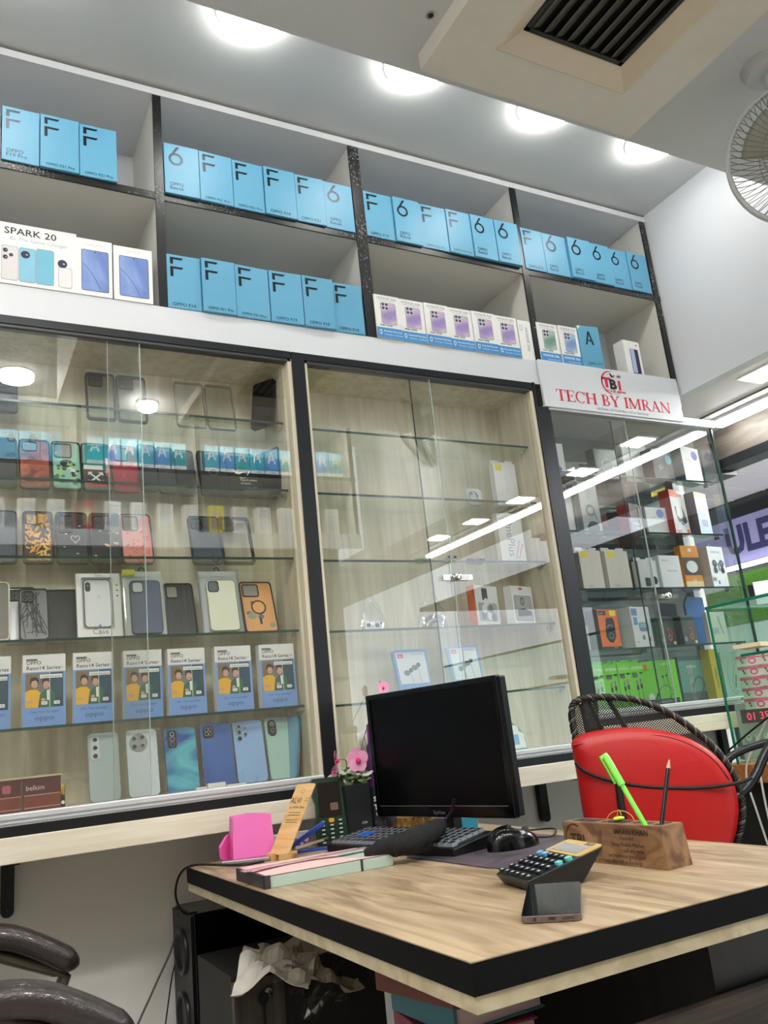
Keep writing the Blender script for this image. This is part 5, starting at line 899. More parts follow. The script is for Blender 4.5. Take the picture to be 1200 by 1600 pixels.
b.add([(x, y, z0) for x, y in P0]+[(x, y, z1) for x, y in P0], [tuple(range(n, 2*n))]+[(i, (i+1) % n, n+(i+1) % n, n+i) for i in range(n)], wood('mat_print', (46, 48, 56), (92, 78, 86), (6, 6, 6), 2, .55, 4))
tag(obj('mouse_mat', b), 'dark patterned thin mat under the mouse with a curled edge', 'mat')
# black cloth bundle lying over the keyboard
t = thing('cloth_bundle', 'black mesh cloth bundle lying diagonally across the keyboard', 'cloth', (.85, 1.58, -.21))
b = MB(); Pq = smoothpath([(-.085, .03, -.020), (-.055, .005, -.008), (-.02, -.028, .000), (.03, -.010, .006), (.075, .02, .010), (.110, .055, .012)], 5); nn = len(Pq)
b.tube(Pq, [.022*(math.sin(PI*(.10+.82*i/(nn-1)))**.5)*(1+.10*math.sin(i*1.9)) for i in range(nn)], mat('black_mesh_cloth', (16, 17, 19), .85, bump=.8, scale=400), 14); obj('cloth', b, t)
b = MB(); b.tube(smoothpath([(.10, .05, .015), (.125, .06, .020), (.135, .05, .035), (.140, .04, .06)]), .004, black, 8); obj('cable_stub', b, t)
# ------------------------------------------------------------------ calculator and phone on the desk
t = thing('calculator', 'black desk calculator with gold display frame and round keys', 'calculator', (.800, 1.212, DZ), (0, 0, math.radians(-99)))
p13 = math.radians(13.1); W, L = .110, .145
cp, sp = math.cos(p13), math.sin(p13)
def cf(x, l, h): return (x, l*cp-h*sp, .017+l*sp+h*cp)
b = MB(); n = 6
sec = [(0, .004), (0, .0)]; A = [cf(0, 0, 0), cf(W, 0, 0), cf(W, L, 0), cf(0, L, 0)]; Bt = [(0.006, .010, .001), (W-.006, .010, .001), (W-.006, L*.68, .001), (.006, L*.68, .001)]
b.add(A+Bt, [(0, 1, 2, 3), (7, 6, 5, 4), (4, 5, 1, 0), (5, 6, 2, 1), (6, 7, 3, 2), (7, 4, 0, 3)], M_('calc_black', (26, 30, 36), .35)); obj('calculator_body', b, t, bevel=.003)
Mx = Matrix.Translation((0, 0, .017)) @ Matrix.Rotation(p13, 4, 'X')
def flatplate(P, h0, h1, m): 
    q = MB(); q.T = Mx; n = len(P); q.add([(x, y, h0) for x, y in P]+[(x, y, h1) for x, y in P], [tuple(range(n, 2*n))]+[(i, (i+1) % n, n+(i+1) % n, n+i) for i in range(n)], m); return q
fr = obj('display_frame', flatplate(rrect(W-.004, L*.33, .006, 4, W/2, L*.825), -.001, .0015, M_('calc_gold', (214, 180, 110), .35, metal=.3)), t, label='gold display frame')
obj('display', flatplate(rrect(W*.72, L*.19, .002, 3, W*.47, L*.80), .0012, .0020, M_('lcd_grey', (128, 130, 128), .15)), fr)
obj('solar_cell', flatplate(rrect(W*.22, L*.06, .001, 3, W*.72, L*.95), .0012, .0020, M_('solar_brown', (90, 70, 60), .2)), fr)
for r in range(5):
    for c in range(6):
        kx, ky = W*(.09+.163*c), L*(.075+.125*r); m_ = M_('key_sky', (96, 168, 214), .35) if (r == 4 and c in (0, 1)) else M_('key_aqua', (86, 196, 190), .35) if c == 5 and r in (3, 4) else keyw
        q = flatplate(rrect(.0125, .0105, .004, 3, kx, ky), 0, .0045, m_); q.add([(kx-.003, ky-.002, .0047), (kx+.003, ky-.002, .0047), (kx+.003, ky+.002, .0047), (kx-.003, ky+.002, .0047)], [(0, 1, 2, 3)], M_('key_print', (190, 196, 200))); obj('key', q, t)
t = thing('smartphone', 'dark smartphone lying face up at the desk front, near the calculator', 'phone', (.663, .958, DZ+.001), (0, 0, math.radians(-40.4)))
q = MB(); Z = Matrix.Rotation(math.radians(3), 4, 'X'); q.T = Z
def slab(P, z0, z1, m, T=Z): q = MB(); q.T = T; n = len(P); q.add([(x, y, z0) for x, y in P]+[(x, y, z1) for x, y in P], [tuple(range(n, 2*n)), tuple(reversed(range(n)))]+[(i, (i+1) % n, n+(i+1) % n, n+i) for i in range(n)], m); return q
pb = obj('phone_body', slab(rrect(.076, .162, .008, 5, .038, .081), 0, .0085, M_('phone_mauve', (120, 108, 112), .25, metal=.6)), t, bevel=.001)
obj('screen', slab(rrect(.0745, .160, .007, 5, .038, .081), .0085, .0092, mat('screen_dark_gloss', (12, 14, 15), .05, var=0)), t)
q = MB(); q.T = Z
for x0, x1, z0, z1 in ((.034, .043, .003, .0062), (.052, .0545, .0035, .0055), (.056, .0585, .0035, .0055), (.060, .0625, .0035, .0055), (.064, .0665, .0035, .0055)): q.rect(x0, z0, x1, z1, ink, -.0003)
q.flat(circ(.0022, 12, .017, .0046), ink, -.0003); obj('ports', q, pb)
# ------------------------------------------------------------------ pen holder
t = thing('pen_holder', 'carved wooden pen holder block with engraved logo and holes', 'pen holder', (1.078, 1.051, DZ), (0, 0, 0))
u = Vector((1.069-.995, 1.371-1.093, 0)).normalized(); ang2 = math.atan2(u.y, u.x)
# local frame: x along the long side away from the near corner, y toward the back
ang2 = math.radians(92.5); t.location = (1.017, 1.053, DZ); t.rotation_euler = (0, 0, ang2)
walnut = wood('walnut', (104, 74, 52), (160, 122, 88), (3, 8, 8), 3, .4, 6)
LB, WB, HB = .236, .056, .065
b = MB(); x0, x1 = -.0, LB; k = .002
A = [(0, 0, 0), (LB, 0, 0), (LB, -WB, 0), (0, -WB, 0)]; T_ = [(k, -k, HB), (LB-.001, -k, HB), (LB-.001, -WB+k*2.2, HB), (k, -WB+k*2.2, HB)]
b.add(A+T_, [(0, 1, 2, 3), (7, 6, 5, 4), (0, 4, 5, 1), (1, 5, 6, 2), (2, 6, 7, 3), (3, 7, 4, 0)], walnut); pbk = obj('block', b, t)
hole = M_('hole_dark', (40, 26, 20), .8)
b = MB()
for x0, x1, y0, y1 in ((.165, .225, -.042, -.014), (.095, .150, -.042, -.014)): b.add([(x0, y0, HB+.0004), (x1, y0, HB+.0004), (x1, y1, HB+.0004), (x0, y1, HB+.0004)], [(0, 1, 2, 3)], hole)
for cx, cy in ((.076, -.028), (.050, -.028), (.022, -.020), (.022, -.040)): b.add([(cx+.008*math.cos(a), cy+.008*math.sin(a), HB+.0004) for a in [2*PI*i/16 for i in range(16)]], [tuple(range(16))], hole)
obj('pen_holes', b, t, label='dark pen holes')
eng = M_('engraving', (54, 34, 24), .7)
b = MB(); sl = math.atan2(k, HB)
b.T = Matrix.Translation((LB, 0, 0)) @ Matrix.Rotation(PI, 4, 'Z') @ Matrix.Rotation(-sl, 4, 'X')
A = [(.030+.022*math.cos(a), .040+.022*math.sin(a)) for a in [PI*.3+PI*1.2*i/14 for i in range(15)]]; b.line(A, .002, eng, -.0012)
b.text('TBi', .020, .028, .026, eng, -.0012, bold=.03); b.line([(.086, .012), (.094, .055)], .001, eng, -.0012); b.line([(.091, .012), (.099, .055)], .001, eng, -.0012)
b.text('IMRAN KHAN', .128, .050, .0125, eng, -.0012, bold=.02); b.text('Founder', .142, .041, .009, eng, -.0012)
b.text('+8801711 000000', .145, .031, .009, eng, -.0012) if False else b.text('Shop Mobile Market', .120, .031, .009, eng, -.0012)
b.text('016 0000 0000', .172, .022, .009, eng, -.0012) if False else b.text('call any time', .146, .022, .009, eng, -.0012)
b.text('techbyimran.gmail.com', .110, .013, .009, eng, -.0012); b.text('All Kinds of Mobile Buy, Sell or Exchange', .052, .004, .008, eng, -.0012); obj('engraving', b, t, label='dark engraved lettering and logo')
def at(px, py, y): return onY(px, py, y)
# pen and pencil
hp = onZ(1008, 1289, DZ+HB); tip = onY(944, 1178, hp.y+.045); hp = hp-(tip-hp).normalized()*.03
pt = thing('ballpoint_pen', 'bright lime green capped pen leaning in the wooden holder', 'pen', hp)
d = tip-hp; L = d.length; q = d.to_track_quat('Z', 'Y'); pt.rotation_mode = 'XYZ'; pt.rotation_euler = q.to_euler()
lime = M_('pen_lime', (132, 236, 92), .3)
obj('barrel', MB().lathe([(.0035, 0), (.0042, .01), (.0042, L-.05)], lime, 14), pt); cp_ = obj('cap', MB().lathe([(.0062, L-.056), (.0060, L-.008), (.0045, L)], lime, 14), pt)
lf = q.inverted() @ Vector((-.884, .456, .1)); b = MB(); b.T = Matrix.Rotation(math.atan2(lf.y, lf.x), 4, 'Z'); b.box(.0085, -.0022, L-.050, .0110, .0022, L-.002, M_('pen_clip_lime', (96, 204, 66), .3)); b.box(.004, -.0022, L-.006, .0110, .0022, L-.001, lime); obj('clip', b, cp_)
hp = onZ(1034, 1288, DZ+HB); tip = onY(1046, 1184, hp.y+.004); hp = hp-(tip-hp).normalized()*.03
pt = thing('pencil', 'black pencil with sharpened tip pointing up in the wooden holder', 'pencil', hp); d = tip-hp; L = d.length; pt.rotation_euler = d.to_track_quat('Z', 'Y').to_euler()
obj('shaft', MB().lathe([(.0037, 0), (.0037, L-.018)], M_('pencil_black', (16, 15, 16), .3), 6), pt); obj('sharpened_cone', MB().lathe([(.0037, L-.018), (.0012, L-.004)], M_('pencil_wood', (206, 164, 130)), 12), pt, label='bare wood cone'); obj('lead_tip', MB().lathe([(.0012, L-.004), (.0003, L)], M_('lead', (120, 60, 70)), 8), pt)
hb = Vector(t.location)+Matrix.Rotation(ang2, 3, 'Z') @ Vector((.115, -.028, HB))
b = MB(); b.tube([(.022*math.cos(a), .010*math.cos(a), .018*math.sin(a)) for a in [PI*i/14 for i in range(15)]], .0009, M_('wire_gold', (220, 160, 60)), 6); b.tube([(.008-.012*i/8, 0, .019*math.sin(PI*i/10)) for i in range(9)], .0009, M_('wire_gold', (220, 160, 60)), 6)
tag(obj('rubber_band', b, None, hb, (0, 0, ang2)), 'thin orange rubber band standing up from the pen holder', 'rubber band')
b = MB(); b.grid(lambda u, v: (.012*math.cos(2*PI*u)*math.sin(PI*v), .007*math.sin(2*PI*u)*math.sin(PI*v), .004-.004*math.cos(PI*v)), 14, 7, M_('lime_yellow', (198, 222, 60))); tag(obj('eraser', b, None, hb+Vector((.004, .008, .0005))), 'small lime yellow eraser on top of the pen holder', 'eraser')
# ------------------------------------------------------------------ pink paper pad, notebook, tag stand and others at the back left of the desk
t = thing('receipt_book', 'thick pad with pink top sheet and pale green edge on the desk', 'book', (.535, 1.565, DZ))
b = MB(); b.box(.002, .002, .001, .266, .163, .021, M_('mint_pages', (176, 196, 186), .7)); obj('pages', b, t)
b = MB(); b.box(0, .0, 0, .006, .166, .023, M_('spine_dark', (54, 50, 54))); b.box(0, -.001, 0, .012, .004, .023, M_('spine_dark', (54, 50, 54))); obj('spine', b, t, label='dark spine'); b = MB(); b.box(.196, -.0006, 0, .200, .003, .022, M_('spine_dark', (54, 50, 54))); obj('edge_band', b, t, label='narrow dark band')
pinkp = M_('pink_sheet', (240, 190, 188), .7)
obj('pink_sheet', MB().grid(lambda u, v: (.004+.262*u, .001+.165*v, .0225+.0035*math.sin(PI*u*1.6)*math.sin(PI*v)), 14, 8, pinkp), t, label='pale pink top sheet')
tag(obj('plastic_ruler', MB().box(-.14, -.010, 0, .14, .010, .002, M_('clear_ruler', (186, 166, 170), .15)), None, ) , 'translucent plastic ruler lying across the pink pad', 'ruler'); o = bpy.data.objects['plastic_ruler']; o.location = (.655, 1.648, -.2225); o.rotation_euler = (0, 0, .12)
pink = M_('hot_pink', (240, 120, 196), .5)
t = thing('pink_foam_holder', 'bright pink foam phone holder with a folded flap on the desk corner', 'holder', (.655, 1.985, DZ), (0, 0, -.12))
b = MB(); P = [(-.048, 0), (.046, .0), (.047, .05), (.044, .098), (.0, .103), (-.044, .100), (-.047, .05)]; b.prism(P, -.018, .032, pink); obj('block', b, t, bevel=.006)
b = MB(); b.T = Matrix.Translation((-.050, .03, 0)) @ Matrix.Rotation(.9, 4, 'Z'); b.prism([(-.040, .012), (-.022, .0), (.0, .0), (.0, .062), (-.016, .058), (-.045, .040)], -.006, .0, M_('hot_pink_flap', (232, 96, 176), .5)); obj('flap', b, t, bevel=.002)
t = thing('smartphone', 'phone lying flat under the pink holder with a cable plugged in', 'phone', onZ(388, 1345, DZ+.002), (0, 0, -.5)); obj('body', MB().box(-.055, -.034, 0, .055, .034, .008, M_('phone_steel', (150, 146, 150), .3, metal=.5)), t, bevel=.002)
obj('screen', MB().box(-.053, -.032, .008, .053, .032, .0086, M_('phone_pinkish', (150, 90, 120), .1)), t)
# tilted wooden tag stand
p = onZ(436, 1344, DZ); t = thing('tag_stand', 'slanted bamboo tag on a small stand beside the pink holder', 'stand', p, (0, 0, math.radians(-68)))
bam = wood('bamboo', (206, 164, 106), (226, 188, 132), (2, 2, 20), 3, .45)
b = MB(); b.T = Matrix.Translation((0, 0, .012)) @ Matrix.Rotation(-.62, 4, 'X'); b.prism(rrect(.062, .175, .004, 4, 0, .0875), 0, .003, bam)
b.text('ALVI', -.012, .125, .020, eng, -.0006, 'c', sx=.9); b.text('mobile', .018, .135, .006, eng, -.0006); b.text('zone', .018, .128, .006, eng, -.0006); b.text('by Mobile Shop', 0, .112, .008, eng, -.0006, 'c'); b.flatring(circ(.006, 14, 0, .155), circ(.0052, 14, 0, .155), eng, -.0006)
for z in (.100, .094, .082, .076): b.rect(-.020, z, .020, z+.0012, eng, -.0006)
obj('tag_board', b, t)
b = MB(); b.box(-.030, -.012, 0, -.012, .030, .016, bam); b.box(.012, -.012, 0, .030, .030, .016, bam); b.box(-.030, .012, 0, .030, .030, .012, bam); obj('stand_base', b, t, bevel=.001)
p = onZ(452, 1331, DZ); t = thing('paper_packet', 'small white and purple packet behind the bamboo tag', 'packet', (p.x, min(p.y, 2.02), DZ), (0, 0, -.15)); b = MB(); b.box(-.055, 0, 0, .05, .025, .042, M_('packet_white', (226, 216, 226)))
for i in range(4): b.flat(circ(.011, 12, -.038+.026*i, .018+.006*(i % 2)), M_('packet_purple', (150, 50, 130)), -.0006); b.flat(circ(.006, 10, -.038+.026*i, .018+.006*(i % 2)), M_('packet_white', (226, 216, 226)), -.0009)
obj('packet', b, t)
p = onZ(480, 1330, DZ); t = thing('stapler', 'open blue stapler with metal arm in front of the green feature phone', 'stapler', (p.x, p.y-.01, DZ), (0, 0, -.35)); bb = M_('stapler_blue', (30, 70, 170), .3)
obj('base', MB().box(-.035, -.012, 0, .05, .012, .006, bb), t, bevel=.001); b = MB(); b.T = Matrix.Translation((-.04, 0, .010)) @ Matrix.Rotation(-.5, 4, 'Y'); b.box(0, -.008, 0, .095, .008, .010, bb); obj('upper_arm', b, t, bevel=.002)
b = MB(); b.T = Matrix.Translation((-.04, 0, .006)) @ Matrix.Rotation(-.18, 4, 'Y'); b.box(0, -.005, 0, .09, .005, .006, chrome); obj('magazine', b, t)
# rugged green feature phone, standing
p = onZ(520, 1319, DZ); t = thing('feature_phone', 'rugged dark green keypad phone standing upright on the desk', 'phone', (.872, 2.015, DZ), (-.10, 0, -.25))
gd = M_('rugged_green', (20, 52, 38), .4); b = MB(); b.prism([(-.036, 0), (.036, 0), (.040, .04), (.036, .075), (.036, .100), (.042, .118), (.040, .160), (-.040, .160), (-.042, .118), (-.036, .100), (-.036, .075), (-.040, .04)], 0, .022, gd); bdy = obj('phone_body', b, t, bevel=.003)
b = MB(); b.prism(rrect(.056, .080, .003, 3, 0, .108), -.002, .0, mat('feature_screen', (22, 14, 14), .1)); b.flat(rrect(.020, .018, .002, 2, .010, .090), M_('screen_patch', (110, 90, 80), .3), -.0026); obj('screen', b, t)  # paler brownish rectangle laid on the dark screen
for r in range(6):
    for c in range(3):
        if r == 5 and c == 1:
            obj('key', MB().prism(rrect(.013, .010, .003, 3, 0, .058), -.004, 0, M_('key_gold', (236, 170, 50))), t, label='orange navigation key'); continue
        q = MB(); cx, cz = -.022+.022*c, .008+.0098*r; q.prism(rrect(.017, .0072, .002, 3, cx, cz), -.003, 0, M_('key_green_dark', (24, 56, 42), .4)); q.rect(cx-.004, cz-.0016, cx+.004, cz+.0016, M_('key_legend', (206, 214, 206)), -.0034); obj('key', q, t)
# plant pot with orchid and white leaves
x0 = onY(533, 1260, 2.03).x; x1 = onY(566, 1260, 2.03).x; t = thing('potted_orchid', 'artificial pink orchid with white sprigs in a square black pot', 'plant', ((x0+x1)/2+.006, 2.035, DZ))
w = x1-x0+.012; b = MB(); b.prism([(-w*.44, 0), (w*.44, 0), (w*.5, .135), (-w*.5, .135)], -.036, .036, M_('pot_black', (22, 26, 30), .5)); b.text('GSM', w*.05, .040, .008, M_('pot_print', (180, 184, 186)), -.0366, bold=.02); obj('pot', b, t, bevel=.002)
R = random.Random(4); wl = M_('leaf_white_green', (206, 214, 196), .6); gl = M_('leaf_green_dark', (72, 96, 48), .5); 
def leaf(b, base, d, L, W, m):
    d = Vector(d).normalized(); s = d.cross(Vector((R.uniform(-.5, .5), -1, .3))).normalized(); nrm = d.cross(s)
    P = [(0, 0, 0), (.3, .9, .10), (.65, .8, .14), (1, 0, .05), (.65, -.8, .14), (.3, -.9, .10)]; base = Vector(base)
    b.add([base+d*(L*a)+s*(W*c)+nrm*(L*e) for a, c, e in P], [(0, 1, 5), (1, 2, 4, 5), (2, 3, 4)], m)
b = MB()
for i in range(90):
    a = R.uniform(0, 2*PI); base = (R.uniform(-.035, .045), R.uniform(-.03, .02), .135+R.uniform(0, .035)); leaf(b, base, (math.cos(a), math.sin(a)*.6, R.uniform(-.3, .9)), R.uniform(.018, .034), .0042, wl if i % 3 else gl)
o_ = obj('white_sprigs', b, t, label='white and green leaf sprigs'); 
b = MB()
for i in range(14): a = R.uniform(0, 2*PI); leaf(b, (R.uniform(-.03, .03), R.uniform(-.02, .02), .13), (math.cos(a), math.sin(a), .8), .05, .010, gl)
obj('green_leaves', b, t)
petal = M_('orchid_pink', (244, 170, 208), .5); petald = M_('orchid_deep', (214, 40, 120), .5)
def blossom(loc, s, face):
    b = MB(); 
    for k in range(5):
        a = 2*PI*k/5+PI/2; c, n_ = math.cos(a), math.sin(a); P = []; 
        for j in range(12):
            th = 2*PI*j/12; x, z = .55+.5*math.cos(th), .56*math.sin(th); P.append(((x*c-z*n_)*s, -.10*s*(.55+.5*math.cos(th))**2-.001*k, (x*n_+z*c)*s))
        b.add(P, [tuple(range(12))], petal)
    f = obj('blossom', b, t, loc, face, label='pink orchid blossom'); q = MB(); q.grid(lambda u, v: (.22*s*math.cos(2*PI*u)*math.sin(PI*v), -.28*s+.24*s*math.cos(PI*v), -.10*s+.26*s*math.sin(2*PI*u)*math.sin(PI*v)), 10, 6, petald); q.grid(lambda u, v: (.07*s*math.cos(2*PI*u)*math.sin(PI*v), -.48*s, .07*s*math.sin(2*PI*u)*math.sin(PI*v)), 8, 5, yel); obj('blossom_centre', q, f)
L0 = Vector(t.location)
def rel(px, py, y): return onY(px, py, y)-L0
blossom(rel(557, 1187, 2.0), .030, (0, 0, .1)); blossom(rel(523, 1188, 2.0), .023, (0, 0, 1.0)); blossom(rel(521, 1205, 2.0), .014, (.3, 0, .6)); blossom(rel(599, 1074, 2.05), .016, (0, 0, -.5)); blossom(rel(602, 1160, 2.0), .02, (0, 0, .2))
b = MB(); b.tube(smoothpath([(0, 0, .12), (-.01, .0, .16), rel(540, 1188, 2.01), rel(523, 1188, 2.01)]), .0013, M_('stem_green', (110, 130, 60)), 6); b.tube(smoothpath([(.02, 0, .12), (.05, .01, .24), rel(596, 1080, 2.055), rel(593, 1064, 2.055)]), .0013, M_('stem_green', (110, 130, 60)), 6); b.tube(smoothpath([(.02, 0, .12), (.035, 0, .17), rel(557, 1190, 2.005)]), .0013, M_('stem_green', (110, 130, 60)), 6); obj('stem', b, t)
# white curved sleeve behind the monitor
p = onY(572, 1180, 2.065); t = thing('white_leaf_holder', 'white curved plastic sleeve rising between the orchid and the monitor', 'holder', (p.x+.012, 2.062, DZ))
b = MB(); b.grid(lambda u, v: (-.012-.026*v+.040*u, -.01+.012*math.sin(PI*u), .26*v), 8, 10, M_('sleeve_white', (220, 220, 210), .4)); b.grid(lambda u, v: (-.012-.026*v+.040*u, -.008+.012*math.sin(PI*u), .26*v), 8, 10, M_('sleeve_white', (220, 220, 210), .4)); obj('sleeve', b, t, solid=.0015)
# purple bottle
t = thing('water_bottle', 'purple metal bottle with black printed label behind the monitor edge', 'bottle', (1.020, 2.034, DZ))
pur = wood('bottle_purple', (70, 28, 84), (112, 36, 122), (2, 2, 3), 2, .3); 
obj('bottle_body', MB().lathe([(.034, 0), (.037, .004), (.037, .16), (.034, .19), (.022, .225), (.0175, .235)], pur, 32), t)
obj('cap', MB().lathe([(.0185, .235), (.0185, .275), (.016, .280)], M_('cap_purple', (124, 22, 140), .35), 28), t, label='violet screw cap')
b = MB(); 
def wrap(px0, px1, z0, z1, m, r): b.grid(lambda u, v: (r*math.sin(px0+(px1-px0)*u), -r*math.cos(px0+(px1-px0)*u), z0+(z1-z0)*v), 10, 1, m)
wrap(-1.2, .6, .028, .125, ink, .0374); o = obj('label_wrap', b, t, label='black label')
b = MB(); b.text('Stay', -.014, .088, .016, whitep, -.0382, bold=.03); b.text('Tiki', -.014, .068, .017, whitep, -.0382, bold=.03); b.text('bottle', -.010, .054, .009, whitep, -.0382, bold=.02); b.rect(-.014, .034, .012, .042, M_('label_indigo', (90, 100, 180)), -.0382); b.T = Matrix.Identity(4)
b2 = b; 
for i, v in enumerate(b2.v): a = v.x/.038-.55; b2.v[i] = Vector((.0379*math.sin(a), -.0379*math.cos(a), v.z))
obj('label_print', b2, o)
b = MB(); b.tube(smoothpath([(-.019, -.004, .262), (-.030, -.006, .258), (-.031, -.006, .235), (-.028, -.006, .205)]), .0016, chrome, 8); obj('carry_clip', b, t)
# snack packet and blue spiral pad beyond the monitor
t = thing('snack_packet', 'gold and brown striped packet under the monitor', 'packet', (1.075, 1.955, DZ), (0, 0, -.3)); b = MB(); b.box(-.05, 0, 0, .045, .02, .045, wood('packet_gold', (96, 58, 40), (214, 168, 84), (40, 40, 14), 2, .35, 5)); obj('packet', b, t, bevel=.004)
p = onZ(738, 1299, DZ); t = thing('blue_spiral_pad', 'small bright blue spiral notepad behind the monitor stand', 'notepad', (p.x+.0, p.y+.02, DZ), (0, 0, -.3)); b = MB(); b.box(-.028, 0, 0, .026, .012, .055, M_('pad_blue', (60, 170, 206), .4)); b.rect(-.028, .03, .026, .055, M_('pad_pale', (150, 206, 220), .4), -.0005); obj('pad', b, t)
b = MB(); [b.tube([(.028+.003*math.cos(a), .006+.008*math.sin(a), .006+.006*i) for a in [k*PI/4 for k in range(8)]], .0006, chrome, 5, True) for i in range(8)]; obj('spiral_wire', b, t)
# ------------------------------------------------------------------ office chair (its padded arms reach into the photo)
lea = mat('brown_black_leather', (46, 38, 38), .32, bump=.35, scale=260, coat=.3); frm = M_('arm_frame_bronze', (92, 84, 76), .4, metal=.4)
t = thing('office_chair', 'dark leather office chair with padded arms at the bottom left', 'chair', (-.12, 1.745, -1.0))
def pad(y):
    P = smoothpath([(-.40, 0, .692), (-.10, 0, .697), (.16, 0, .690), (.255, 0, .680), (.32, 0, .650), (.375, 0, .615), (.40, 0, .600)], 5); N = len(P); b = MB(); n = 14; vs = []; f = []
    for i, p in enumerate(P):
        tt = (P[min(i+1, N-1)]-P[max(i-1, 0)]).normalized(); up = Vector((-tt.z, 0, tt.x)); e = min(1, (N-1-i)/5+.0)**.5 if i > N-7 else 1
        for k in range(n): a = 2*PI*k/n; vs.append(p+Vector((0, math.copysign(abs(math.cos(a))**.7, math.cos(a))*.038*max(e, .12), 0))+up*(math.copysign(abs(math.sin(a))**.8, math.sin(a))*.024*max(e, .12)))
    for i in range(N-1):
        for k in range(n): f.append((i*n+k, i*n+(k+1) % n, (i+1)*n+(k+1) % n, (i+1)*n+k))
    b.add(vs, f, lea, True); b.add(vs[-n:], [tuple(range(n))], lea); b.add(vs[:n], [tuple(reversed(range(n)))], lea); a = obj('arm_pad', b, t, (0, y, 0))
    q = MB(); Pf = [(-.38, 0, .658), (.22, 0, .658), (.355, 0, .598), (.372, 0, .585), (.345, 0, .52), (.30, 0, .44), (.10, 0, .40)]
    q.tube(Pf, .013, frm, 8); obj('arm_frame', q, t, (0, y, 0), label='bronze grey metal arm frame')
pad(.285); pad(-.285)
obj('seat', MB().grid(lambda u, v: ((.26*math.cos(2*PI*u))*(math.sin(PI*v)**.4), (.25*math.sin(2*PI*u))*(math.sin(PI*v)**.4), .44-.05*math.cos(PI*v)), 24, 8, lea), t)
b = MB(); b.T = Matrix.Translation((-.30, 0, .45)) @ Matrix.Rotation(PI/2, 4, 'Z') @ Matrix.Rotation(.12, 4, 'X'); b.prism(rrect(.48, .62, .12, 6, 0, .36), -.03, .04, lea); obj('backrest', b, t, bevel=.02)
obj('gas_column', MB().lathe([(.025, .08), (.025, .40)], black, 16), t)
for k in range(5): a = 2*PI*k/5; b = MB(); b.tube([(0, 0, .10), (.28*math.cos(a), .28*math.sin(a), .06)], .016, black, 8); l = obj('star_leg', b, t); c = MB(); c.tube([(.28*math.cos(a)-.01, .28*math.sin(a), .028), (.28*math.cos(a)+.01, .28*math.sin(a), .028)], .028, black, 12); obj('caster', c, l)
# ------------------------------------------------------------------ red covered mesh chair behind the desk
CN = Vector((-.62, -.785, 0)); CP = Vector((1.62, 1.60, 0))
def onC(px, py, off=0.): d = ray(px, py); k = (CP+CN*off).dot(CN)/d.dot(CN); return d*k
t = thing('mesh_chair', 'black braided mesh chair with a red cover over its back, behind the desk', 'chair', (1.62, 1.60, -1.0)); LC = Vector(t.location)
ax = Vector((.785, -.62, 0)); CM = Matrix((ax, -CN, Vector((0, 0, 1)))).transposed().to_4x4()
CI = CM.inverted()
t.rotation_euler = CM.to_euler()
def loc(px, py, off=0.): return CI @ (onC(px, py, off)-LC)
rim = [(912, 1240), (903, 1190), (899, 1155), (893, 1120), (896, 1100), (912, 1091), (945, 1089), (985, 1092), (1020, 1102), (1055, 1120), (1090, 1145), (1122, 1175), (1146, 1210), (1158, 1245), (1160, 1280), (1152, 1315), (1138, 1360), (1118, 1400)]
Pc = smoothpath([loc(a, b, .0)+Vector((0, 0, 0)) for a, b in rim], 7); 
b = MB(); dark, pale = M_('braid_black', (20, 19, 18), .5), M_('braid_grey', (112, 104, 94), .6)
acc = 0; N = len(Pc); lens = [0]
for i in range(1, N): acc += (Pc[i]-Pc[i-1]).length; lens.append(acc)
M__ = int(acc/.0035); Q = []
for i in range(M__+1):
    s = acc*i/M__; j = max(k for k in range(N) if lens[k] <= s+1e-9); j = min(j, N-2); f = (s-lens[j])/(lens[j+1]-lens[j]); Q.append(Pc[j].lerp(Pc[j+1], f))
for st_, m_ in ((0, dark), (1, dark), (2, pale), (3, dark)):
    H = []
    for i, p in enumerate(Q):
        tt = (Q[min(i+1, len(Q)-1)]-Q[max(i-1, 0)]).normalized(); up = Vector((0, 1, 0)); sd = tt.cross(up).normalized(); a = i*.0035/.030*2*PI+st_*PI/2; H.append(p+(up*math.cos(a)+sd*math.sin(a))*.0047)
    b.tube(H, .0046 if m_ is dark else .0030, m_, 6)
obj('braided_rim', b, t, label='black and grey braided rim')
# mesh back: panel inside the rim
outer = [loc(a, c, -.004) for a, c in rim]; b = MB(); b.add([tuple(p) for p in outer], [tuple(range(len(outer)))], fabric_mesh('chair_mesh')); obj('mesh_panel', b, t)
for (a, c, d_, e) in ((920, 1096, 940, 1140), (950, 1092, 985, 1150), (908, 1100, 920, 1150)):
    obj('back_slat', MB().tube([loc(a, c, -.012), loc((a+d_)/2, (c+e)/2, -.012), loc(d_, e, -.012), loc(d_+10, e+60, -.012)], [.007]*4, black, 6), t)
redc = mat('red_cover', (186, 22, 24), .42, bump=.15, scale=60, var=.08)
cover = [(893, 1162), (899, 1153), (915, 1146), (945, 1140), (985, 1137), (1025, 1140), (1060, 1148), (1090, 1161), (1116, 1180), (1136, 1204), (1148, 1232), (1153, 1262), (1150, 1295), (1141, 1325), (1128, 1370), (1100, 1400), (1030, 1405), (950, 1395), (925, 1340), (912, 1275), (904, 1225), (897, 1185)]
cp_ = [loc(a, c, .012) for a, c in cover]; cen = sum(cp_, Vector())/len(cp_); sm = smoothpath(cp_+[cp_[0]], 4)[:-1]
def ins(p, k, o): q = cen+(p-cen)*k; return Vector((q.x, p.y-o, q.z))
b = MB(); n = len(sm); lay = [(1.0, -.012), (1.006, .004), (.985, .016), (.93, .024), (.80, .030), (.5, .038), (.2, .041)]
vs = []; 
for k, o_ in lay: vs += [ins(p, k, o_) for p in sm]
f = []
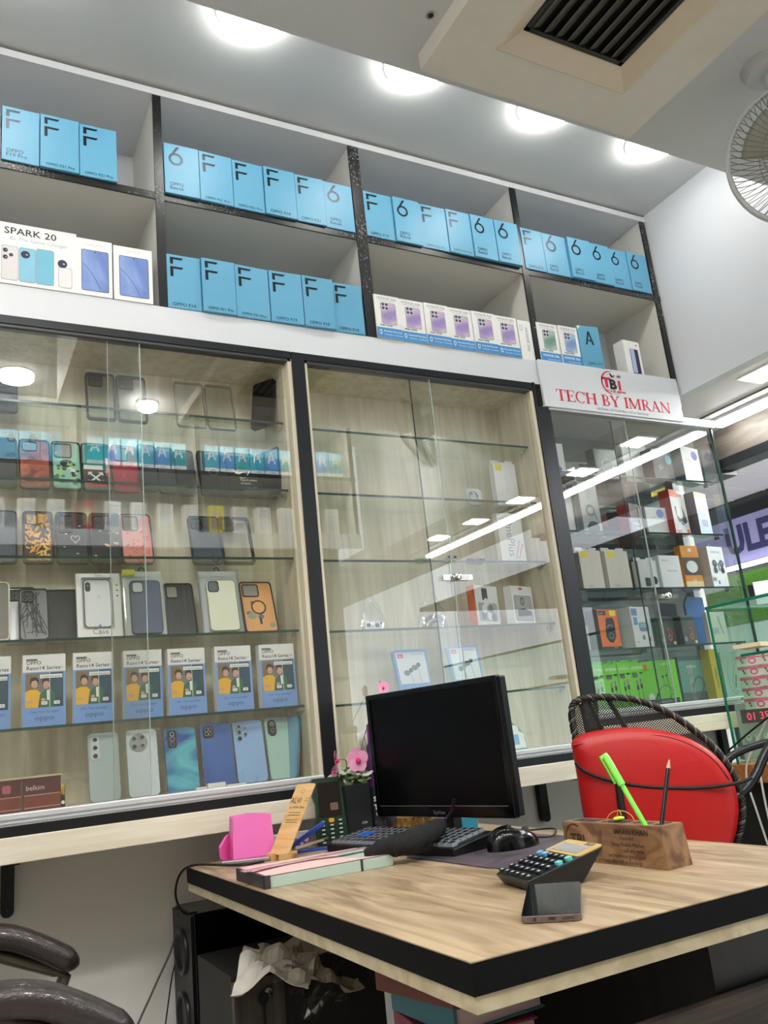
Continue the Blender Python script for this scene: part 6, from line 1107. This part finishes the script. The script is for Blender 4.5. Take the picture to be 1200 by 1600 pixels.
for j in range(len(lay)-1):
    for i in range(n): f.append((j*n+(i+1) % n, j*n+i, (j+1)*n+i, (j+1)*n+(i+1) % n))
f.append(tuple(reversed(range((len(lay)-1)*n, len(lay)*n)))); b.add(vs, f, redc, True); obj('red_cover', b, t, label='red leatherette cover')
seam = [(893, 1166), (915, 1161), (945, 1158), (985, 1151), (1025, 1149), (1060, 1156), (1095, 1172), (1120, 1192), (1140, 1218)]
b = MB(); b.tube(smoothpath([loc(a, c, .036) for a, c in seam], 5), .0016, M_('seam_dark_red', (120, 16, 20), .5), 6); obj('cover_seam', b, t)
strap = [(899, 1192), (912, 1204), (935, 1214), (965, 1222), (1000, 1228), (1040, 1231), (1085, 1231), (1125, 1228), (1158, 1222), (1175, 1215)]
b = MB(); b.tube(smoothpath([loc(a, c, .052) for a, c in strap], 5), .0042, M_('strap_black', (18, 16, 18), .6), 8); obj('tie_strap', b, t, label='black tie strap')
obj('tie_strap', MB().tube([loc(966, 1222, .052), loc(970, 1255, .055), loc(975, 1285, .055)], .009, M_('strap_black', (18, 16, 18), .6), 6), t)
arm = [(1150, 1246), (1168, 1232), (1185, 1210), (1200, 1180), (1225, 1140)]
obj('chair_arm', MB().tube(smoothpath([loc(a, c, .0)+Vector((0, .01*i, 0)) for i, (a, c) in enumerate(arm)], 5), .012, M_('tube_navy_black', (22, 24, 30), .3), 10), t)
arm = [(1130, 1192), (1150, 1178), (1175, 1168), (1205, 1160)]
obj('chair_arm', MB().tube(smoothpath([loc(a, c, -.15)+Vector((0, .01*i, 0)) for i, (a, c) in enumerate(arm)], 5), .010, M_('tube_navy_black', (22, 24, 30), .3), 10), t)
obj('seat', MB().box(-.2, -.02, .38, .24, .42, .44, M_('seat_black', (20, 20, 20), .6)), t, bevel=.02)
for x in (-.18, .2):
    for y in (0, .38): obj('leg', MB().tube([(x, y, .39), (x*1.1, y, 0)], .012, black, 8), t)
# ------------------------------------------------------------------ air conditioner cassette
t = thing('cassette_air_conditioner', 'ceiling cassette air conditioner with a dark louvred grille', 'air conditioner', (1.335, .95, 1.60))
pz = -.048; acw = M_('ac_panel', (212, 208, 200), .5)
x0, x1, y0, y1 = .997-1.335, 1.682-1.335, .45-.95, 1.395-.95
gi = [onZ(*p, 1.56)-Vector(t.location) for p in ((770, 80), (981, 134))]
gx0, gx1, gy1 = gi[0].x, gi[1].x, (gi[0].y+gi[1].y)/2; gy0 = gy1-.52
b = MB()
for a in ((x0, y0, x1, gy0), (x0, gy1, x1, y1), (x0, gy0, gx0, gy1), (gx1, gy0, x1, gy1)): b.box(a[0], a[1], pz, a[2], a[3], 0, acw)
obj('panel', b, t)
b = MB(); ins_ = .048; fm = M_('grille_frame_cream', (206, 194, 176), .5); zi = pz+.030
A = [(gx0, gy0, pz-.003), (gx1, gy0, pz-.003), (gx1, gy1, pz-.003), (gx0, gy1, pz-.003)]; B = [(gx0+ins_, gy0+ins_, zi), (gx1-ins_, gy0+ins_, zi), (gx1-ins_, gy1-ins_, zi), (gx0+ins_, gy1-ins_, zi)]
b.add(A+B, [(0, 1, 5, 4)[::-1], (1, 2, 6, 5)[::-1], (2, 3, 7, 6)[::-1], (3, 0, 4, 7)[::-1]], fm); b.add([(p[0]-.004*s, p[1]-.004*r, pz) for p, s, r in zip(A, (1, -1, -1, 1), (1, 1, -1, -1))]+A, [(0, 1, 5, 4)[::-1], (1, 2, 6, 5)[::-1], (2, 3, 7, 6)[::-1], (3, 0, 4, 7)[::-1]], fm); fr = obj('grille_frame', b, t, label='cream bevelled grille frame')
gb = M_('grille_black', (22, 22, 20), .45)
b = MB(); b.box(gx0+ins_, gy0+ins_, -.004, gx1-ins_, gy1-ins_, 0, gb); obj('grille_back', b, t)
ix0, ix1, iy0, iy1 = gx0+ins_, gx1-ins_, gy0+ins_, gy1-ins_
b = MB()
for a in ((ix0, iy0, ix0+.012, iy1), (ix1-.012, iy0, ix1, iy1), (ix0, iy0, ix1, iy0+.012), (ix0, iy1-.012, ix1, iy1)): b.box(a[0], a[1], zi-.004, a[2], a[3], zi+.012, gb)
obj('grille_border', b, t)
nl = 8
for i in range(nl):
    x = ix0+.012+(ix1-ix0-.024)*(i+.5)/nl; b = MB(); b.T = Matrix.Translation((x, 0, zi+.006)) @ Matrix.Rotation(-.5, 4, 'Y'); b.box(-.014, iy0+.012, -.0015, .014, iy1-.012, .0015, M_('louvre_dark', (84, 84, 78), .35)); obj('louvre', b, t)
t = thing('sprinkler_hole', 'small dark hole fitting in the dropped ceiling left of the air conditioner', 'ceiling fitting', onZ(673, 24, 1.599)); obj('plate', MB().lathe([(.012, -.001), (.012, .0), (.006, .0005)], chrome, 14), t); obj('hole', MB().lathe([(.007, -.0015), (.001, -.0016)], black, 12), t)
# ------------------------------------------------------------------ wall fan
fc = Vector((1.925, 1.075, 1.335)); t = thing('oscillating_fan', 'white caged fan hanging at the right edge of the photo', 'fan', fc, (.35, 0, math.radians(-50)))
fw = M_('fan_plastic', (190, 192, 194), .4); fwi = M_('fan_wire', (120, 118, 114), .35, metal=.5); Rf = .178
b = MB(); b.tube([(Rf*math.cos(a), 0, Rf*math.sin(a)) for a in [2*PI*i/48 for i in range(48)]], .006, fw, 8, True); b.tube([(Rf*1.0*math.cos(a), .018, Rf*math.sin(a)) for a in [2*PI*i/48 for i in range(48)]], .006, fw, 8, True); obj('cage_ring', b, t)
for s, nm in ((-1, 'front_cage'), (1, 'rear_cage')):
    b = MB()
    for i in range(60): a = 2*PI*i/60; b.tube([(r_*Rf*math.cos(a+tw), s*(.058*math.cos(r_*PI/2)**.6 if r_ < 1 else 0)+(.018 if s > 0 else 0), r_*Rf*math.sin(a+tw)) for r_, tw in ((.2, .25), (.45, .16), (.7, .08), (.88, .03), (1.0, 0))], .0011, fwi, 4)
    b.tube([(.55*Rf*math.cos(a), s*.045, .55*Rf*math.sin(a)) for a in [2*PI*i/32 for i in range(32)]], .0012, fwi, 4, True); obj(nm, b, t)
obj('front_badge', MB().prism(circ(.035, 24), -.062, -.056, fw), t)
for k in range(3):
    a0 = 2*PI*k/3+.4; b = MB(); b.grid(lambda u, v: ((.03+.115*v)*math.cos(a0+(u-.5)*(1.1-.2*v)), .012*(u-.5)*2, (.03+.115*v)*math.sin(a0+(u-.5)*(1.1-.2*v))), 6, 6, M_('fan_blade', (150, 150, 136), .4)); obj('blade', b, t, solid=.002)
b = MB(); b.T = Matrix.Rotation(-PI/2, 4, 'X'); b.lathe([(.045, .02), (.055, .05), (.05, .11), (.03, .13)], fw, 24); obj('motor_housing', b, t)
t2 = thing('fan_mount', 'round white fan mount fixed under the dropped ceiling', 'mount', (1.89, 1.09, 1.60)); obj('mount_plate', MB().lathe([(.055, -.03), (.065, 0)], fw, 28), t2); obj('down_rod', MB().tube([(0, 0, -.02), (.03, .02, -.10), (.05, .05, -.17)], .014, fw, 12), t2)
# ------------------------------------------------------------------ glass counter at the right
t = thing('glass_counter', 'green edged glass counter case at the right edge, beyond the red chair', 'glass counter', (2.30, 1.40, -.21)); ge2 = M_('counter_edge_green', (30, 120, 96), .15); gg = glass('counter_glass', (.88, .95, .91), 1.0)
def gp(n, x0, y0, z0, x1, y1, z1, **k): return obj(n, MB().box(x0, y0, z0, x1, y1, z1, gg), t, **k)
gp('side_pane', 0, -.9, 0, .006, .59, .505); gp('end_pane', .006, .584, 0, .55, .59, .505); gp('top_pane', 0, -.9, .506, .55, .595, .514); gp('inner_shelf', .01, -.9, .335, .5, .50, .342)
for a in ((-.002, -.9, .505, .0, .597, .515), (-.003, .584, 0, .001, .592, .505), (.008, -.9, .334, .010, .50, .343), (-.001, .590, .505, .55, .594, .515)): obj('glass_edge', MB().box(*a, ge2), t, label='green glass edge')
t = thing('wooden_counter', 'orange brown wooden counter base under the glass case', 'counter', (2.3, 1.4, -1.0)); obj('top_board', MB().box(-.01, -.9, .735, .55, .66, .79, wood('counter_wood', (150, 92, 44), (190, 124, 66), (2, 14, 14), 3, .45)), t); obj('front_panel', MB().box(.02, -.88, 0, .53, .92, .735, M_('counter_black', (12, 12, 13), .6)), t)
# pink hair band cards
t = thing('hair_band_cards', 'sheet of pink cards with hair bands hanging in the glass counter', 'card sheet', onX(1163, 1096, 2.42), (0, 0, math.radians(-51)))
for i in range(5):
    b = MB(); z = .150-.036*i; b.rect(0, z-.034, .105, z-.001, M_('card_pale', (236, 222, 224)), -.001); b.box(0, -.0018, z-.010, .105, 0, z, M_('card_pink', (236, 104, 150))); b.flatring(circ(.013, 18, .05, z-.019, .8), circ(.008, 18, .05, z-.019, .7), M_('band_pink', (240, 90, 140)), -.002)
    for cx in (.016, .088): b.flat(circ(.004, 8, cx, z-.014), M_('doodle_brown', (170, 90, 60)), -.002); b.flat(circ(.0035, 8, cx+.003, z-.022), M_('doodle_green', (90, 110, 70)), -.0021)
    obj('card', b, t)
b = MB(); b.box(-.05, -.04, 0, .05, .04, .012, M_('kraft_card', (226, 206, 170), .6)); o = obj('kraft_box', b, None, onZ(1178, 1012, .134), (.0, .0, .3)); tag(o, 'flat cream card lying on the inner shelf of the glass counter', 'card')
# power extension with red digits
t = thing('power_board', 'grey power board with red glowing digits behind the glass counter', 'power strip', (2.50, 2.06, -.21), (0, 0, math.radians(-30))); gy = M_('board_grey', (176, 178, 180), .4)
obj('case', MB().box(-.055, 0, .0, .10, .05, .19, gy), t, bevel=.003); d = obj('display_window', MB().box(-.04, -.003, .120, .085, 0, .165, mat('display_black', (14, 4, 6), .1)), t)
b = MB(); b.text('01 35', -.022, .129, .036, emis('red_digits', (255, 40, 80), 1.6), -.0045, sx=.95); obj('digits', b, d, label='red glowing digits')
for i in range(4): b = MB(); b.prism(circ(.011, 14, -.030+.030*i, .070), -.006, 0, M_('socket_pale', (206, 208, 208))); b.flat(circ(.003, 8, -.030+.030*i, .074), red if i % 2 else ink, -.0066); obj('socket', b, t)
t = thing('flat_package', 'thin orange and white packet lying on the power board', 'packet', (2.50, 2.0, -.015), (.1, .05, -.5)); obj('packet', MB().box(-.07, -.02, 0, .07, .02, .008, wood('packet_orange', (200, 130, 60), (226, 200, 160), (20, 20, 20), 2, .4)), t)
wcab = M_('cable_white', (222, 222, 218), .4)
for i, pts in enumerate(([(1204, 1110), (1186, 1150), (1168, 1190), (1168, 1222), (1180, 1260), (1200, 1320)], [(1208, 1130), (1192, 1170), (1188, 1205), (1195, 1250), (1206, 1300)])): cable('white cable hanging beside the wooden counter, %s' % ('longer left one' if i == 0 else 'right one'), [onX(a, c, 2.285-.004*i) for a, c in pts], .0035, wcab)
cable('thin black cable slanting in front of the power board', [onX(1138, 1173, 2.27), onX(1170, 1145, 2.27), onX(1204, 1118, 2.27)], .003, black)
# ------------------------------------------------------------------ hall sign and greenery wall
t = thing('hall_sign_board', 'lavender hall sign board with dark blue capital letters', 'sign', (4.62, 3.9, .80), (0, 0, -PI/2)); o = obj('panel', MB().box(-.3, 0, 0, 3.0, .03, .335, M_('sign_lavender', (150, 146, 190), .4)), t)
p = onX(1163, 866, 4.61); b = MB(); b.text('ULE', .165, .11, .25, M_('sign_navy', (34, 30, 84), .4), -.002, bold=.04, sx=.85); obj('letters', b, t, label='dark blue letters ULE')
t = thing('sign_strip_light', 'white strip light glowing along the bottom of the hall sign', 'light', (4.58, 3.9, .815), (0, 0, -PI/2)); obj('tube', MB().box(-.0, 0, -.012, 3.0, .02, .012, emis('sign_tube', (245, 248, 255), 6)), t); obj('housing', MB().box(-.05, .02, -.015, 3.0, .04, .015, whitep), t)
t = thing('artificial_grass_wall', 'green artificial grass panel below the hall sign', 'grass panel', (4.64, 3.9, -.2), (0, 0, -PI/2)); obj('backing', MB().box(-.1, 0, .66, 3.0, .03, .98, mat('grass_green', (84, 132, 44), .9, var=.5, scale=60, bump=1)), t)
R = random.Random(2); b = MB()
for i in range(2600):
    x, z = R.uniform(-.1, 1.2), R.uniform(.67, .96); a = R.uniform(0, 2*PI); L = .02; b.add([(x, -.001, z), (x+.004, -.001, z+.002), (x+L*.6*math.cos(a), -.02, z+L*.6*math.sin(a))], [(0, 1, 2)], M_('grass_blade', (100, 156, 52), .8, var=.4))
o = obj('grass_pile', b, t); o['kind'] = 'stuff'
tag(obj('hall_wall_panel', MB().box(-.1, 0, 0, 3.0, .03, .85, M_('far_panel', (186, 196, 192), .5)), None, (4.64, 3.9, -.4), (0, 0, -PI/2)), 'pale panel below the artificial grass in the hall', 'panel')
t = thing('card_stand', 'black stand holding a white card in front of the green wall', 'stand', onX(1186, 930, 3.2)-Vector((0, 0, .05)), (0, 0, math.radians(-50))); obj('black_board', MB().box(-.04, .0, 0, .03, .04, .10, black), t); obj('white_card', MB().box(-.015, -.005, .01, .06, 0, .11, whitep), t)
t = thing('hall_counter', 'far hall counter cabinet mostly hidden behind the glass case', 'counter', (3.3, 3.0, -1.0)); obj('body', MB().box(-.2, -1.5, 0, .25, .8, .95, M_('far_counter', (170, 178, 176), .5)), t); obj('top', MB().box(-.22, -1.52, .95, .27, .82, .98, gg), t)
# ------------------------------------------------------------------ lift everything so that the floor lies at 0
for o in bpy.data.objects:
    if o.parent is None and o.type not in {'CAMERA', 'LIGHT'}: o.location.z += ZC
